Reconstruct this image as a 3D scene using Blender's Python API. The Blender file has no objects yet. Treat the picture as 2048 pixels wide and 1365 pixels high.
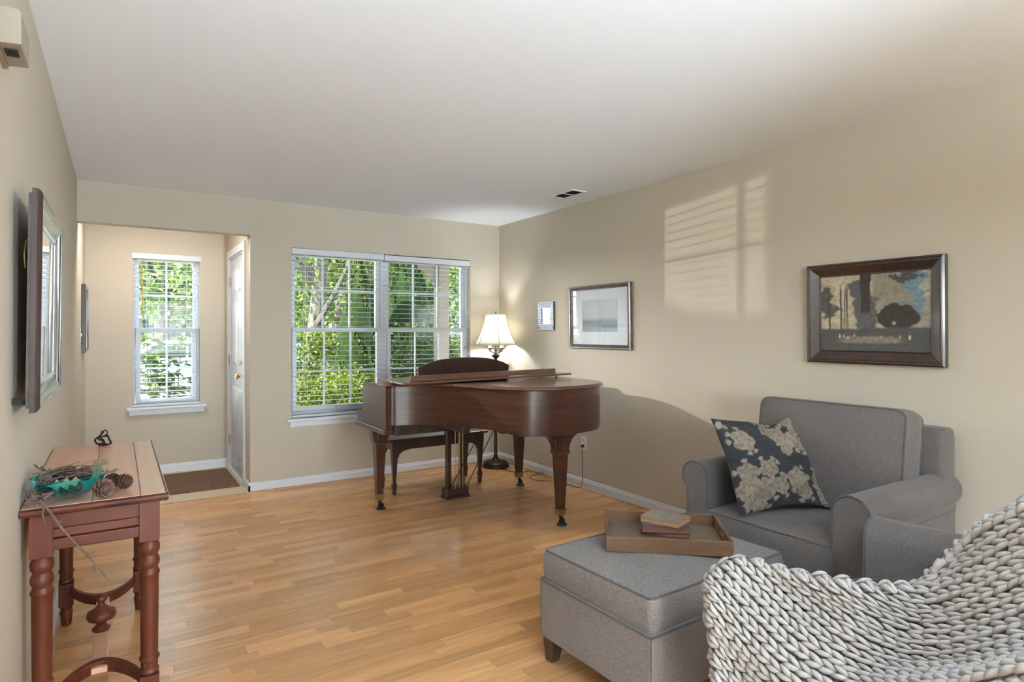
import bpy, bmesh, math, random
import numpy as np
from mathutils import Vector, Matrix
random.seed(7)
SC = bpy.context.scene
COL = SC.collection
PI = math.pi

# ------------------------------------------------------------------ camera, sky, sun, lamps, exposure
F, TH, HY, CH = 1217.4, 0.5743, 664.3, 1.334
cam = bpy.data.cameras.new('camera'); camo = bpy.data.objects.new('camera', cam); COL.objects.link(camo)
camo.location = (0, 0, CH); camo.rotation_euler = (PI / 2, 0, -TH)
cam.sensor_width = 36; cam.lens = F / 2048 * 36; cam.shift_y = -(682.5 - HY) / 2048
cam.clip_start = .05; cam.clip_end = 300
SC.camera = camo
SC.view_settings.view_transform = 'Standard'; SC.view_settings.look = 'None'
SC.view_settings.gamma = 1; SC.view_settings.exposure = 1.6
SC.view_settings.use_curve_mapping = False
try:
    SC.cycles.use_denoising = True
    SC.cycles.denoiser = 'OPENIMAGEDENOISE'
    SC.cycles.max_bounces = 9; SC.cycles.diffuse_bounces = 6; SC.cycles.glossy_bounces = 4
    SC.cycles.transmission_bounces = 6; SC.cycles.transparent_max_bounces = 12
    SC.cycles.sample_clamp_indirect = 6; SC.cycles.caustics_reflective = False; SC.cycles.caustics_refractive = False
except Exception:
    pass
W = bpy.data.worlds.new('sky'); SC.world = W; W.use_nodes = True
wn = W.node_tree.nodes; wl = W.node_tree.links
bg = wn['Background']
tc = wn.new('ShaderNodeTexCoord'); sx = wn.new('ShaderNodeSeparateXYZ'); rp = wn.new('ShaderNodeValToRGB')
wl.new(tc.outputs['Generated'], sx.inputs[0]); wl.new(sx.outputs['Z'], rp.inputs[0]); wl.new(rp.outputs[0], bg.inputs[0])
rp.color_ramp.elements[0].position = 0.0; rp.color_ramp.elements[0].color = (.90, .96, 1.0, 1)
rp.color_ramp.elements[1].position = .8; rp.color_ramp.elements[1].color = (.62, .78, 1.0, 1)
bg.inputs['Strength'].default_value = 6.0
def light(name, kind, loc, energy, color=(1, 1, 1), direction=(0, 0, -1), **kw):
    l = bpy.data.lights.new(name, kind); l.energy = energy; l.color = color
    for k, v in kw.items(): setattr(l, k, v)
    o = bpy.data.objects.new(name, l); COL.objects.link(o); o.location = loc
    o.rotation_euler = Vector(direction).to_track_quat('-Z', 'Y').to_euler()
    return o
light('sun', 'SUN', (0, 0, 20), 26.0, (1, .93, .78), (.72, .03, -.70), angle=.01)
for nm, loc, w, h, d in [('sky_portal', (2.1, 5.60, 1.32), 1.75, 1.47, (0, -1, 0)), ('sky_portal', (.39, 6.76, 1.34), .55, 1.45, (0, -1, 0)), ('sky_portal', (-.2, -4.1, 1.1), 4.4, 2.1, (0, 1, 0))]:
    p = light(nm, 'AREA', loc, 1, direction=d, shape='RECTANGLE', size=w, size_y=h)
    p.data.cycles.is_portal = True
# added fill uplights behind the camera (made-up stands are built below), and the sun's glint off the parked car outside
light('fill_uplight', 'AREA', (.5, -1.0, 1.86), 165, (.64, .83, 1.0), (0, 0, 1), shape='DISK', size=.3)
light('fill_uplight', 'AREA', (2.3, -2.8, 1.86), 26, (.74, .88, 1.0), (0, 0, 1), shape='DISK', size=.3)
light('rear_fill_spot', 'SPOT', (1.1, -3.2, .45), 430, (.68, .85, 1.0), (.0, 1, .26), spot_size=.75, spot_blend=1, shadow_soft_size=.08)  # added fill spot, brightens the ceiling towards the far end
light('rear_fill_spot', 'SPOT', (.15, -2.6, 1.55), 130, (.84, .93, 1.0), (3.1, 7.0, -.05), spot_size=.62, spot_blend=1, shadow_soft_size=.35)  # added fill spot, lifts the right wall
light('rear_fill_spot', 'SPOT', (2.9, -2.7, 1.55), 230, (.84, .93, 1.0), (-3.1, 4.6, -.1), spot_size=.6, spot_blend=1, shadow_soft_size=.35)  # added fill spot, lifts the left wall
light('entry_fill_spot', 'SPOT', (-.10, 5.74, 2.215), 175, (1, .97, .94), (3.3, -2.9, -.92), spot_size=.95, spot_blend=.9, shadow_soft_size=.06)  # added fill spot, lights the right wall and piano from the entry side
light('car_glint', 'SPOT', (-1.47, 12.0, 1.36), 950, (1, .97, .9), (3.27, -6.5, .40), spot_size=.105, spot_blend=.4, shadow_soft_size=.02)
light('entry_ceiling_bulb', 'AREA', (.25, 5.70, 2.375), 5, (1, .93, .86), (0, 0, -1), shape='DISK', size=.26)
light('floor_lamp_bulb', 'POINT', (3.14, 5.15, 1.36), 7, (.93, .97, 1), shadow_soft_size=.04)

# ------------------------------------------------------------------ helpers
def rayd(px, py):
    r = (px - 1024) / F; u = (HY - py) / F
    return Vector((math.sin(TH) + r * math.cos(TH), math.cos(TH) - r * math.sin(TH), u))
CAM = Vector((0, 0, CH))
def atd(px, py, d): return CAM + rayd(px, py) * d
def aty(px, py, Y): r = rayd(px, py); return CAM + r * (Y / r.y)
def atz(px, py, z=0.): r = rayd(px, py); return CAM + r * ((z - CH) / r.z)

def tag(o, label=None, cat=None, group=None, kind=None):
    if label: o['label'] = label
    if cat: o['category'] = cat
    if group: o['group'] = group
    if kind: o['kind'] = kind
    return o
def empty(name, loc=(0, 0, 0), rz=0, label=None, cat=None, group=None, kind=None, parent=None):
    o = bpy.data.objects.new(name, None); COL.objects.link(o); o.location = loc; o.rotation_euler = (0, 0, rz)
    o.empty_display_size = .05
    if parent: o.parent = parent
    return tag(o, label, cat, group, kind)
def copy_tree(o, parent=None):
    c = o.copy(); COL.objects.link(c)
    if parent: c.parent = parent
    for ch in list(o.children): copy_tree(ch, c)
    return c

class MB:
    """collects shapes; build() links them as one mesh object"""
    def __init__(s): s.v = []; s.f = []; s.smooth = False
    def add(s, vs, fs, M=None):
        n = len(s.v)
        s.v += [tuple(M @ Vector(p)) if M else tuple(p) for p in vs]
        s.f += [tuple(i + n for i in f) for f in fs]
        return s
    def box(s, x0, x1, y0, y1, z0, z1, M=None, t=(0, 0)):
        vs = [(x0, y0, z0), (x1, y0, z0), (x1, y1, z0), (x0, y1, z0), (x0 + t[0], y0 + t[1], z1), (x1 - t[0], y0 + t[1], z1), (x1 - t[0], y1 - t[1], z1), (x0 + t[0], y1 - t[1], z1)]
        return s.add(vs, [(3, 2, 1, 0), (4, 5, 6, 7), (0, 1, 5, 4), (1, 2, 6, 5), (2, 3, 7, 6), (3, 0, 4, 7)], M)
    def prism(s, pts, a0, a1, axis='z', M=None, inset=0):
        def P(p, a):
            return (p[0], p[1], a) if axis == 'z' else ((p[0], a, p[1]) if axis == 'y' else (a, p[0], p[1]))
        n = len(pts); vs = [P(p, a0) for p in pts] + [P(p, a1) for p in pts]
        fs = [tuple(reversed(range(n))), tuple(range(n, 2 * n))] + [(i, (i + 1) % n, n + (i + 1) % n, n + i) for i in range(n)]
        return s.add(vs, fs, M)
    def loops(s, rings, closed_ring=True, caps=True, M=None):
        m = len(rings[0]); vs = [p for r in rings for p in r]; fs = []
        for a in range(len(rings) - 1):
            for i in range(m if closed_ring else m - 1):
                j = (i + 1) % m
                fs.append((a * m + i, a * m + j, (a + 1) * m + j, (a + 1) * m + i))
        if caps:
            fs.append(tuple(reversed(range(m)))); fs.append(tuple((len(rings) - 1) * m + i for i in range(m)))
        return s.add(vs, fs, M)
    def lathe(s, prof, n=24, c=(0, 0, 0), M=None, caps=True):
        rings = [[(c[0] + r * math.cos(2 * PI * i / n), c[1] + r * math.sin(2 * PI * i / n), c[2] + z) for i in range(n)] for r, z in prof]
        return s.loops(rings, True, caps, M)
    def tube(s, pts, r, n=8, M=None, closed=False, taper=None):
        pts = [Vector(p) for p in pts]; rings = []; m = len(pts); up = None
        for i, p in enumerate(pts):
            if closed: t = pts[(i + 1) % m] - pts[i - 1]
            else: t = pts[min(i + 1, m - 1)] - pts[max(i - 1, 0)]
            t.normalize()
            if up is None:
                up = Vector((0, 0, 1)) if abs(t.z) < .9 else Vector((1, 0, 0))
            a = t.cross(up)
            if a.length < 1e-4: a = t.cross(Vector((0, 1, 0)))
            a.normalize(); b = a.cross(t); b.normalize(); up = b
            rr = r if taper is None else r * taper[i]
            rings.append([tuple(p + a * (rr * math.cos(2 * PI * k / n)) + b * (rr * math.sin(2 * PI * k / n))) for k in range(n)])
        if closed: rings.append(rings[0]); return s.loops(rings, True, False, M)
        return s.loops(rings, True, True, M)
    def build(s, name, m, parent=None, smooth=False, bevel=0, seg=2, world=False, angle=.6, **kw):
        vs = s.v
        if world and parent is not None:
            inv = (Matrix.Translation(parent.location) @ parent.rotation_euler.to_matrix().to_4x4()).inverted()
            vs = [tuple(inv @ Vector(p)) for p in vs]
        me = bpy.data.meshes.new(name); me.from_pydata(vs, [], s.f); me.update()
        bm = bmesh.new(); bm.from_mesh(me); bmesh.ops.recalc_face_normals(bm, faces=bm.faces); bm.to_mesh(me); bm.free()
        if m: me.materials.append(m)
        if smooth:
            me.polygons.foreach_set('use_smooth', [True] * len(me.polygons))
            me.set_sharp_from_angle(angle=angle)
        o = bpy.data.objects.new(name, me); COL.objects.link(o)
        if parent: o.parent = parent
        if bevel:
            b = o.modifiers.new('bevel', 'BEVEL'); b.width = bevel; b.segments = seg; b.limit_method = 'ANGLE'; b.angle_limit = .6
            b.harden_normals = False
        return tag(o, **kw)
def box(name, x0, x1, y0, y1, z0, z1, m, parent=None, bevel=0, **kw):
    return MB().box(x0, x1, y0, y1, z0, z1).build(name, m, parent, bevel=bevel, **kw)
def bezier(pts, n=8):
    """Catmull-Rom through points"""
    P = [Vector(p) for p in pts]; out = []
    for i in range(len(P) - 1):
        a = P[max(i - 1, 0)]; b = P[i]; c = P[i + 1]; d = P[min(i + 2, len(P) - 1)]
        for k in range(n):
            t = k / n
            out.append(.5 * ((2 * b) + (c - a) * t + (2 * a - 5 * b + 4 * c - d) * t * t + (3 * b - a - 3 * c + d) * t ** 3))
    out.append(P[-1]); return out
def rrect(w, h, r, n=5, cx=0, cy=0):
    out = []
    for (sx_, sy_, a0) in ((1, 1, 0), (-1, 1, PI / 2), (-1, -1, PI), (1, -1, 1.5 * PI)):
        for k in range(n + 1):
            a = a0 + PI / 2 * k / n
            out.append((cx + sx_ * (w / 2 - r) + r * math.cos(a), cy + sy_ * (h / 2 - r) + r * math.sin(a)))
    return out

# ------------------------------------------------------------------ materials
def nodes_of(name):
    m = bpy.data.materials.new(name); m.use_nodes = True
    return m, m.node_tree.nodes, m.node_tree.links, m.node_tree.nodes['Principled BSDF']
def plain(name, c, rough=.5, metal=0, coat=0, noise=0, nscale=20, bump=0, bscale=60, spec=.5, trans=0):
    m, n, l, b = nodes_of(name)
    b.inputs['Base Color'].default_value = (*c, 1); b.inputs['Roughness'].default_value = rough
    b.inputs['Metallic'].default_value = metal; b.inputs['Coat Weight'].default_value = coat
    b.inputs['Specular IOR Level'].default_value = spec
    tcn = n.new('ShaderNodeTexCoord')
    if noise:
        t = n.new('ShaderNodeTexNoise'); t.inputs['Scale'].default_value = nscale; t.inputs['Detail'].default_value = 6
        l.new(tcn.outputs['Object'], t.inputs['Vector'])
        r = n.new('ShaderNodeValToRGB'); r.color_ramp.elements[0].position = .3; r.color_ramp.elements[1].position = .7
        r.color_ramp.elements[0].color = (*[x * (1 - noise) for x in c], 1); r.color_ramp.elements[1].color = (*[min(1, x * (1 + noise)) for x in c], 1)
        l.new(t.outputs[0], r.inputs[0]); l.new(r.outputs[0], b.inputs['Base Color'])
    if bump:
        t = n.new('ShaderNodeTexNoise'); t.inputs['Scale'].default_value = bscale; t.inputs['Detail'].default_value = 4
        l.new(tcn.outputs['Object'], t.inputs['Vector'])
        bp = n.new('ShaderNodeBump'); bp.inputs['Strength'].default_value = bump; bp.inputs['Distance'].default_value = .002
        l.new(t.outputs[0], bp.inputs['Height']); l.new(bp.outputs[0], b.inputs['Normal'])
    return m
def wood(name, ramp, stretch=(1.5, 22, 22), rough=.3, coat=0., scale=3., attr=None, knots=0, spec=.5, wear=0):
    m, n, l, b = nodes_of(name)
    tcn = n.new('ShaderNodeTexCoord'); mp = n.new('ShaderNodeMapping'); mp.inputs['Scale'].default_value = stretch
    src = tcn.outputs['Object']
    if attr:
        at = n.new('ShaderNodeAttribute'); at.attribute_name = attr
        ad = n.new('ShaderNodeVectorMath'); ad.operation = 'MULTIPLY_ADD'; ad.inputs[1].default_value = (17, 9, 5)
        l.new(at.outputs['Fac'], ad.inputs[0]); l.new(src, ad.inputs[2]); src = ad.outputs[0]
    l.new(src, mp.inputs[0])
    t = n.new('ShaderNodeTexNoise'); t.inputs['Scale'].default_value = scale; t.inputs['Detail'].default_value = 8; t.inputs['Roughness'].default_value = .6
    t.inputs['Distortion'].default_value = .4
    l.new(mp.outputs[0], t.inputs['Vector'])
    r = n.new('ShaderNodeValToRGB')
    while len(r.color_ramp.elements) < len(ramp): r.color_ramp.elements.new(.5)
    for e, (p, c) in zip(r.color_ramp.elements, ramp): e.position = p; e.color = (*c, 1)
    l.new(t.outputs[0], r.inputs[0]); out = r.outputs[0]
    if attr:
        mm = n.new('ShaderNodeMapRange'); mm.inputs['To Min'].default_value = .80; mm.inputs['To Max'].default_value = 1.17
        l.new(at.outputs['Fac'], mm.inputs[0])
        mx = n.new('ShaderNodeVectorMath'); mx.operation = 'SCALE'; l.new(out, mx.inputs[0]); l.new(mm.outputs[0], mx.inputs['Scale']); out = mx.outputs[0]
    if knots:
        v = n.new('ShaderNodeTexVoronoi'); v.inputs['Scale'].default_value = knots
        mp2 = n.new('ShaderNodeMapping'); mp2.inputs['Scale'].default_value = (1, 1, 1) if stretch[0] > 5 else (.6, 1, 1)
        l.new(tcn.outputs['Object'], mp2.inputs[0]); l.new(mp2.outputs[0], v.inputs['Vector'])
        r2 = n.new('ShaderNodeValToRGB'); r2.color_ramp.elements[0].position = .05; r2.color_ramp.elements[1].position = .13
        r2.color_ramp.elements[0].color = (.25, .2, .16, 1); r2.color_ramp.elements[1].color = (1, 1, 1, 1)
        l.new(v.outputs['Distance'], r2.inputs[0])
        mx = n.new('ShaderNodeMix'); mx.data_type = 'RGBA'; mx.blend_type = 'MULTIPLY'; mx.inputs[0].default_value = .8
        l.new(out, mx.inputs[6]); l.new(r2.outputs[0], mx.inputs[7]); out = mx.outputs[2]
    l.new(out, b.inputs['Base Color'])
    b.inputs['Roughness'].default_value = rough; b.inputs['Coat Weight'].default_value = coat; b.inputs['Coat Roughness'].default_value = .12
    b.inputs['Specular IOR Level'].default_value = spec
    bp = n.new('ShaderNodeBump'); bp.inputs['Strength'].default_value = .12; bp.inputs['Distance'].default_value = .001
    l.new(t.outputs[0], bp.inputs['Height']); l.new(bp.outputs[0], b.inputs['Normal'])
    return m
def fabric(name, c, s=420):
    m, n, l, b = nodes_of(name)
    tcn = n.new('ShaderNodeTexCoord')
    w = []
    for k, st in enumerate(((1, 1, .25), (.25, .25, 1))):
        mp = n.new('ShaderNodeMapping'); mp.inputs['Scale'].default_value = st; l.new(tcn.outputs['Object'], mp.inputs[0])
        t = n.new('ShaderNodeTexNoise'); t.inputs['Scale'].default_value = s; t.inputs['Detail'].default_value = 2
        l.new(mp.outputs[0], t.inputs['Vector']); w.append(t)
    mx = n.new('ShaderNodeMath'); mx.operation = 'ADD'; l.new(w[0].outputs[0], mx.inputs[0]); l.new(w[1].outputs[0], mx.inputs[1])
    r = n.new('ShaderNodeValToRGB'); r.color_ramp.elements[0].position = .36; r.color_ramp.elements[1].position = .64
    r.color_ramp.elements[0].color = (*[x * .62 for x in c], 1); r.color_ramp.elements[1].color = (*[x * 1.42 for x in c], 1)
    hf = n.new('ShaderNodeMath'); hf.operation = 'MULTIPLY'; hf.inputs[1].default_value = .5
    l.new(mx.outputs[0], hf.inputs[0]); l.new(hf.outputs[0], r.inputs[0]); l.new(r.outputs[0], b.inputs['Base Color'])
    big = n.new('ShaderNodeTexNoise'); big.inputs['Scale'].default_value = 7; l.new(tcn.outputs['Object'], big.inputs['Vector'])
    bp0 = n.new('ShaderNodeBump'); bp0.inputs['Strength'].default_value = .35; bp0.inputs['Distance'].default_value = .012; l.new(big.outputs[0], bp0.inputs['Height'])
    bp = n.new('ShaderNodeBump'); bp.inputs['Strength'].default_value = .35; bp.inputs['Distance'].default_value = .001
    l.new(hf.outputs[0], bp.inputs['Height']); l.new(bp0.outputs[0], bp.inputs['Normal']); l.new(bp.outputs[0], b.inputs['Normal'])
    b.inputs['Roughness'].default_value = .95; b.inputs['Specular IOR Level'].default_value = .15
    b.inputs['Sheen Weight'].default_value = .15
    return m
def printed(name, rough=.6, coat=0, bump=0):
    m, n, l, b = nodes_of(name)
    a = n.new('ShaderNodeAttribute'); a.attribute_name = 'paint'; l.new(a.outputs['Color'], b.inputs['Base Color'])
    b.inputs['Roughness'].default_value = rough; b.inputs['Coat Weight'].default_value = coat; b.inputs['Coat Roughness'].default_value = .04
    if bump:
        tcn = n.new('ShaderNodeTexCoord'); t = n.new('ShaderNodeTexNoise'); t.inputs['Scale'].default_value = 350; l.new(tcn.outputs['Object'], t.inputs['Vector'])
        bp = n.new('ShaderNodeBump'); bp.inputs['Strength'].default_value = bump; bp.inputs['Distance'].default_value = .002
        l.new(t.outputs[0], bp.inputs['Height']); l.new(bp.outputs[0], b.inputs['Normal'])
    return m
def clear_glass(name, tint=(1, 1, 1), gloss=1.0):
    m = bpy.data.materials.new(name); m.use_nodes = True; n = m.node_tree.nodes; l = m.node_tree.links; n.clear()
    o = n.new('ShaderNodeOutputMaterial'); t = n.new('ShaderNodeBsdfTransparent'); t.inputs[0].default_value = (*tint, 1)
    g = n.new('ShaderNodeBsdfGlossy'); g.inputs['Roughness'].default_value = .01
    lw = n.new('ShaderNodeLayerWeight'); lw.inputs[0].default_value = .5
    pw = n.new('ShaderNodeMath'); pw.operation = 'POWER'; pw.inputs[1].default_value = 4; l.new(lw.outputs['Facing'], pw.inputs[0])
    fr = n.new('ShaderNodeMath'); fr.operation = 'MULTIPLY_ADD'; fr.inputs[1].default_value = .8; fr.inputs[2].default_value = .025; l.new(pw.outputs[0], fr.inputs[0])
    mu = n.new('ShaderNodeMath'); mu.operation = 'MULTIPLY'; mu.inputs[1].default_value = gloss; l.new(fr.outputs[0], mu.inputs[0])
    mx = n.new('ShaderNodeMixShader'); l.new(mu.outputs[0], mx.inputs[0]); l.new(t.outputs[0], mx.inputs[1]); l.new(g.outputs[0], mx.inputs[2]); l.new(mx.outputs[0], o.inputs[0])
    return m
def leaf_mat(name, c1, c2, tr=.35):
    m = bpy.data.materials.new(name); m.use_nodes = True; n = m.node_tree.nodes; l = m.node_tree.links; n.clear()
    o = n.new('ShaderNodeOutputMaterial'); d = n.new('ShaderNodeBsdfPrincipled'); d.inputs['Roughness'].default_value = .55; d.inputs['Specular IOR Level'].default_value = .12
    t = n.new('ShaderNodeBsdfTranslucent'); mx = n.new('ShaderNodeMixShader'); mx.inputs[0].default_value = tr
    g = n.new('ShaderNodeNewGeometry'); r = n.new('ShaderNodeValToRGB')
    r.color_ramp.elements[0].color = (*c1, 1); r.color_ramp.elements[1].color = (*c2, 1)
    l.new(g.outputs['Random Per Island'], r.inputs[0]); l.new(r.outputs[0], d.inputs['Base Color']); l.new(r.outputs[0], t.inputs[0])
    l.new(d.outputs[0], mx.inputs[1]); l.new(t.outputs[0], mx.inputs[2]); l.new(mx.outputs[0], o.inputs[0])
    return m

M = {}
M['wall'] = plain('wall_paint', (.505, .448, .362), .85, bump=.08, bscale=180, noise=.015, nscale=2, spec=.25)
M['ceil'] = plain('ceiling_paint', (.80, .83, .87), .9, bump=.15, bscale=140, spec=.2)
M['trim'] = plain('white_trim', (.64, .66, .70), .45)
M['blind'] = plain('blind_slat_white', (.60, .61, .64), .4)
M['vinyl'] = plain('window_vinyl', (.60, .61, .64), .35)
M['door'] = plain('door_white', (.50, .52, .57), .4)
M['floor'] = wood('beech_laminate', [(.25, (.53, .27, .108)), (.5, (.65, .345, .145)), (.75, (.76, .425, .19))], (1.6, 26, 20), rough=.27, scale=1.6, attr='tint', spec=.5)
M['subfloor'] = plain('subfloor', (.22, .13, .07), .8)
M['vinylfloor'] = plain('entry_vinyl', (.66, .54, .38), .5, noise=.08, nscale=30)
M['shoe'] = wood('shoe_moulding', [(.3, (.36, .2, .1)), (.7, (.46, .27, .14))], (2, 20, 20), rough=.4)
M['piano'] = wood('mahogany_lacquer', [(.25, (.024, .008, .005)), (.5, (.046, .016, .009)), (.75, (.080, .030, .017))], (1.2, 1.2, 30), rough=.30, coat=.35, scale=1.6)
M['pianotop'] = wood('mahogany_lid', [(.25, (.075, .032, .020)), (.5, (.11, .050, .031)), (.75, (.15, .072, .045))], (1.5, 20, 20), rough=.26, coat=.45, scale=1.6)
M['pianodk'] = wood('dark_mahogany', [(.3, (.018, .008, .006)), (.7, (.045, .020, .014))], (14, 14, 1.5), rough=.32, coat=.3, scale=2)
M['black'] = plain('blackened_metal', (.012, .012, .013), .35, metal=.4)
M['brass'] = plain('aged_brass', (.33, .22, .10), .38, metal=.9, noise=.3, nscale=60)
M['brassb'] = plain('polished_brass', (.75, .52, .20), .2, metal=1)
M['steel'] = plain('steel', (.5, .5, .5), .3, metal=1)
M['bronze'] = plain('oil_bronze', (.045, .032, .025), .35, metal=.6, noise=.3, nscale=25)
M['pine'] = wood('red_pine', [(.2, (.050, .011, .004)), (.5, (.080, .018, .007)), (.8, (.115, .029, .011))], (18, 18, 1.6), rough=.45, spec=.25, scale=1.6, knots=3.2)
M['pineh'] = wood('red_pine_rail', [(.2, (.050, .011, .004)), (.5, (.080, .018, .007)), (.8, (.115, .029, .011))], (1.8, 18, 18), rough=.45, spec=.25, scale=1.6, knots=3.2)
M['pinetop_lit'] = wood('pine_top_lit', [(.2, (.60, .30, .19)), (.5, (.68, .37, .25)), (.8, (.76, .44, .31))], (18, 1.4, 18), rough=.36, coat=.3, scale=1.5, knots=2.6)  # paler than the legs: light reflected by the top is put into its colour
M['grey'] = fabric('grey_upholstery', (.112, .094, .084), 650)
M['greyl'] = fabric('grey_ottoman_weave', (.168, .147, .133), 520)
M['pipe'] = fabric('grey_piping', (.075, .068, .064))
M['darkleg'] = wood('espresso_leg', [(.3, (.025, .012, .009)), (.7, (.05, .024, .016))], (14, 14, 1.5), rough=.35, coat=.2)
M['tray'] = wood('tray_wood', [(.2, (.075, .033, .013)), (.5, (.115, .054, .023)), (.8, (.16, .08, .037))], (2, 20, 20), rough=.5, scale=2, knots=7)
M['traybase'] = wood('tray_base_wood', [(.2, (.09, .058, .036)), (.5, (.13, .086, .056)), (.8, (.17, .12, .08))], (2, 20, 20), rough=.55, scale=2)
M['paper'] = plain('aged_paper', (.33, .20, .11), .8, noise=.12, nscale=160)
M['paperr'] = plain('rust_page_edge', (.13, .042, .02), .7, noise=.15, nscale=160)
M['cover1'] = plain('faded_cover', (.22, .13, .09), .6, noise=.2, nscale=30)
M['cover1g'] = plain('cover_green_panel', (.16, .15, .11), .6, noise=.15, nscale=40)
M['cover2'] = plain('plum_cover', (.10, .055, .07), .6, noise=.2, nscale=30)
M['cover3'] = plain('maroon_cover', (.07, .02, .016), .6, noise=.2, nscale=30)
M['mirror'] = plain('mirror_glass', (.86, .86, .86), .02, metal=1)
M['frame'] = plain('espresso_frame', (.030, .014, .012), .22, coat=.5)
M['silver'] = plain('silver_lip', (.55, .55, .57), .25, metal=.8)
M['ribs'] = plain('dark_silver_ribs', (.16, .17, .2), .35, metal=.7)
M['antique'] = wood('antique_dark_frame', [(.3, (.018, .010, .008)), (.7, (.05, .024, .017))], (3, 3, 3), rough=.28, coat=.5, scale=8)
M['pewter'] = plain('pewter_walnut_frame', (.16, .12, .11), .3, metal=.5, coat=.3, noise=.3, nscale=25)
M['mat'] = plain('mat_board', (.72, .76, .80), .8)
M['print'] = printed('art_print', .45, coat=.5)
M['floral'] = printed('floral_cloth', .95, bump=.5)
M['glass'] = clear_glass('window_glass', (.96, .98, .97), .6)
M['picglass'] = clear_glass('picture_glass', (1, 1, 1), 1.6)
M['shade'] = plain('linen_lampshade', (.72, .68, .58), .9, bump=.2, bscale=400)
M['seam'] = plain('shade_seam', (.32, .27, .2), .8)
M['candle'] = plain('candle_sleeve', (.75, .72, .65), .5)
M['plate'] = plain('wall_plate', (.68, .66, .58), .45)
M['cord'] = plain('black_cord', (.012, .012, .012), .5)
M['chime'] = plain('chime_plastic', (.30, .26, .20), .6)
M['dark'] = plain('dark_slot', (.01, .01, .01), .9)
M['ventd'] = plain('vent_louvre', (.20, .20, .20), .6)
M['cone'] = plain('pine_cone', (.10, .045, .028), .7, noise=.45, nscale=60)
M['dryleaf'] = plain('dry_oak_leaf', (.17, .145, .085), .7, noise=.35, nscale=40)
M['dryleaf2'] = plain('tan_oak_leaf', (.26, .19, .09), .7, noise=.25, nscale=40)
M['twig'] = plain('twig_bark', (.10, .06, .045), .8, noise=.3, nscale=80)
M['yarn'] = plain('chunky_yarn', (.42, .395, .37), 1.0, bump=.06, bscale=420, noise=.03, nscale=30, spec=.0)
M['lampmetal'] = plain('lamp_metal', (.3, .28, .25), .4, metal=.7)
mm_ = M['shade']; bs_ = mm_.node_tree.nodes['Principled BSDF']; tl_ = mm_.node_tree.nodes.new('ShaderNodeBsdfTranslucent'); tl_.inputs[0].default_value = (.72, .70, .64, 1)
mx_ = mm_.node_tree.nodes.new('ShaderNodeMixShader'); mx_.inputs[0].default_value = .45; ot_ = mm_.node_tree.nodes['Material Output']
mm_.node_tree.links.new(bs_.outputs[0], mx_.inputs[1]); mm_.node_tree.links.new(tl_.outputs[0], mx_.inputs[2]); mm_.node_tree.links.new(mx_.outputs[0], ot_.inputs[0])
# doormat: brown with carved wavy ridges
m, n, l, b = nodes_of('doormat_pile')
tcn = n.new('ShaderNodeTexCoord'); wv = n.new('ShaderNodeTexWave'); wv.bands_direction = 'Y'; wv.inputs['Scale'].default_value = 9; wv.inputs['Distortion'].default_value = 9
wv.inputs['Detail'].default_value = 2; wv.inputs['Detail Scale'].default_value = 1.3
l.new(tcn.outputs['Object'], wv.inputs[0]); r = n.new('ShaderNodeValToRGB')
r.color_ramp.elements[0].position = .18; r.color_ramp.elements[1].position = .42
r.color_ramp.elements[0].color = (.085, .045, .025, 1); r.color_ramp.elements[1].color = (.21, .125, .07, 1)
l.new(wv.outputs[0], r.inputs[0]); l.new(r.outputs[0], b.inputs['Base Color']); b.inputs['Roughness'].default_value = .95
bp = n.new('ShaderNodeBump'); bp.inputs['Strength'].default_value = .8; bp.inputs['Distance'].default_value = .006; l.new(wv.outputs[0], bp.inputs['Height']); l.new(bp.outputs[0], b.inputs['Normal'])
M['doormat'] = m
# teal glass bowl
m = clear_glass('teal_glass', (.40, .93, 1.0), 2.2)
M['teal'] = m
# outdoors
M['lawn'] = plain('lawn', (.03, .05, .012), .95, noise=.4, nscale=3)
M['road'] = plain('asphalt', (.09, .09, .09), .9, noise=.1, nscale=3)
M['walk'] = plain('concrete_walk', (.55, .54, .52), .9, noise=.1, nscale=3)
M['porch'] = plain('porch_paint', (.075, .06, .042), .8, noise=.1, nscale=4)
M['bark'] = plain('bark', (.024, .021, .014), .9, noise=.4, nscale=9, bump=.6, bscale=20)
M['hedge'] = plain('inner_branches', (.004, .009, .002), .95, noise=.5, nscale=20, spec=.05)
M['siding'] = plain('white_siding', (.10, .10, .10), .8)
M['roof'] = plain('grey_roof', (.14, .13, .13), .9)
M['carblue'] = plain('pale_blue_paint', (.04, .10, .18), .25, coat=.8)
M['carsilver'] = plain('silver_paint', (.30, .32, .34), .25, metal=.4, coat=.8)
M['carglass'] = plain('car_glass', (.03, .04, .05), .1)
M['tyre'] = plain('tyre', (.02, .02, .02), .8)
M['leafY'] = leaf_mat('lime_leaves', (.022, .040, .001), (.060, .075, .004))
M['leafG'] = leaf_mat('mid_leaves', (.009, .020, .001), (.032, .050, .004))
M['leafP'] = leaf_mat('pale_leaves', (.050, .085, .018), (.095, .135, .040))
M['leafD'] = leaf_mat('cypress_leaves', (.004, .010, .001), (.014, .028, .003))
M['leafR'] = leaf_mat('laurel_leaves', (.010, .026, .002), (.040, .066, .005))
M['ext'] = plain('outer_wall', (.4, .38, .34), .9)

# ------------------------------------------------------------------ room shell
XL, XR, YB, YF, H = -.25, 3.343, 5.414, 6.62, 2.44
FX = .918           # right side wall of the entry
WT = .16
YR = -4.0
def struct(name, mb, m, **kw):
    return mb.build(name, m, kind='structure', **kw)
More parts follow.
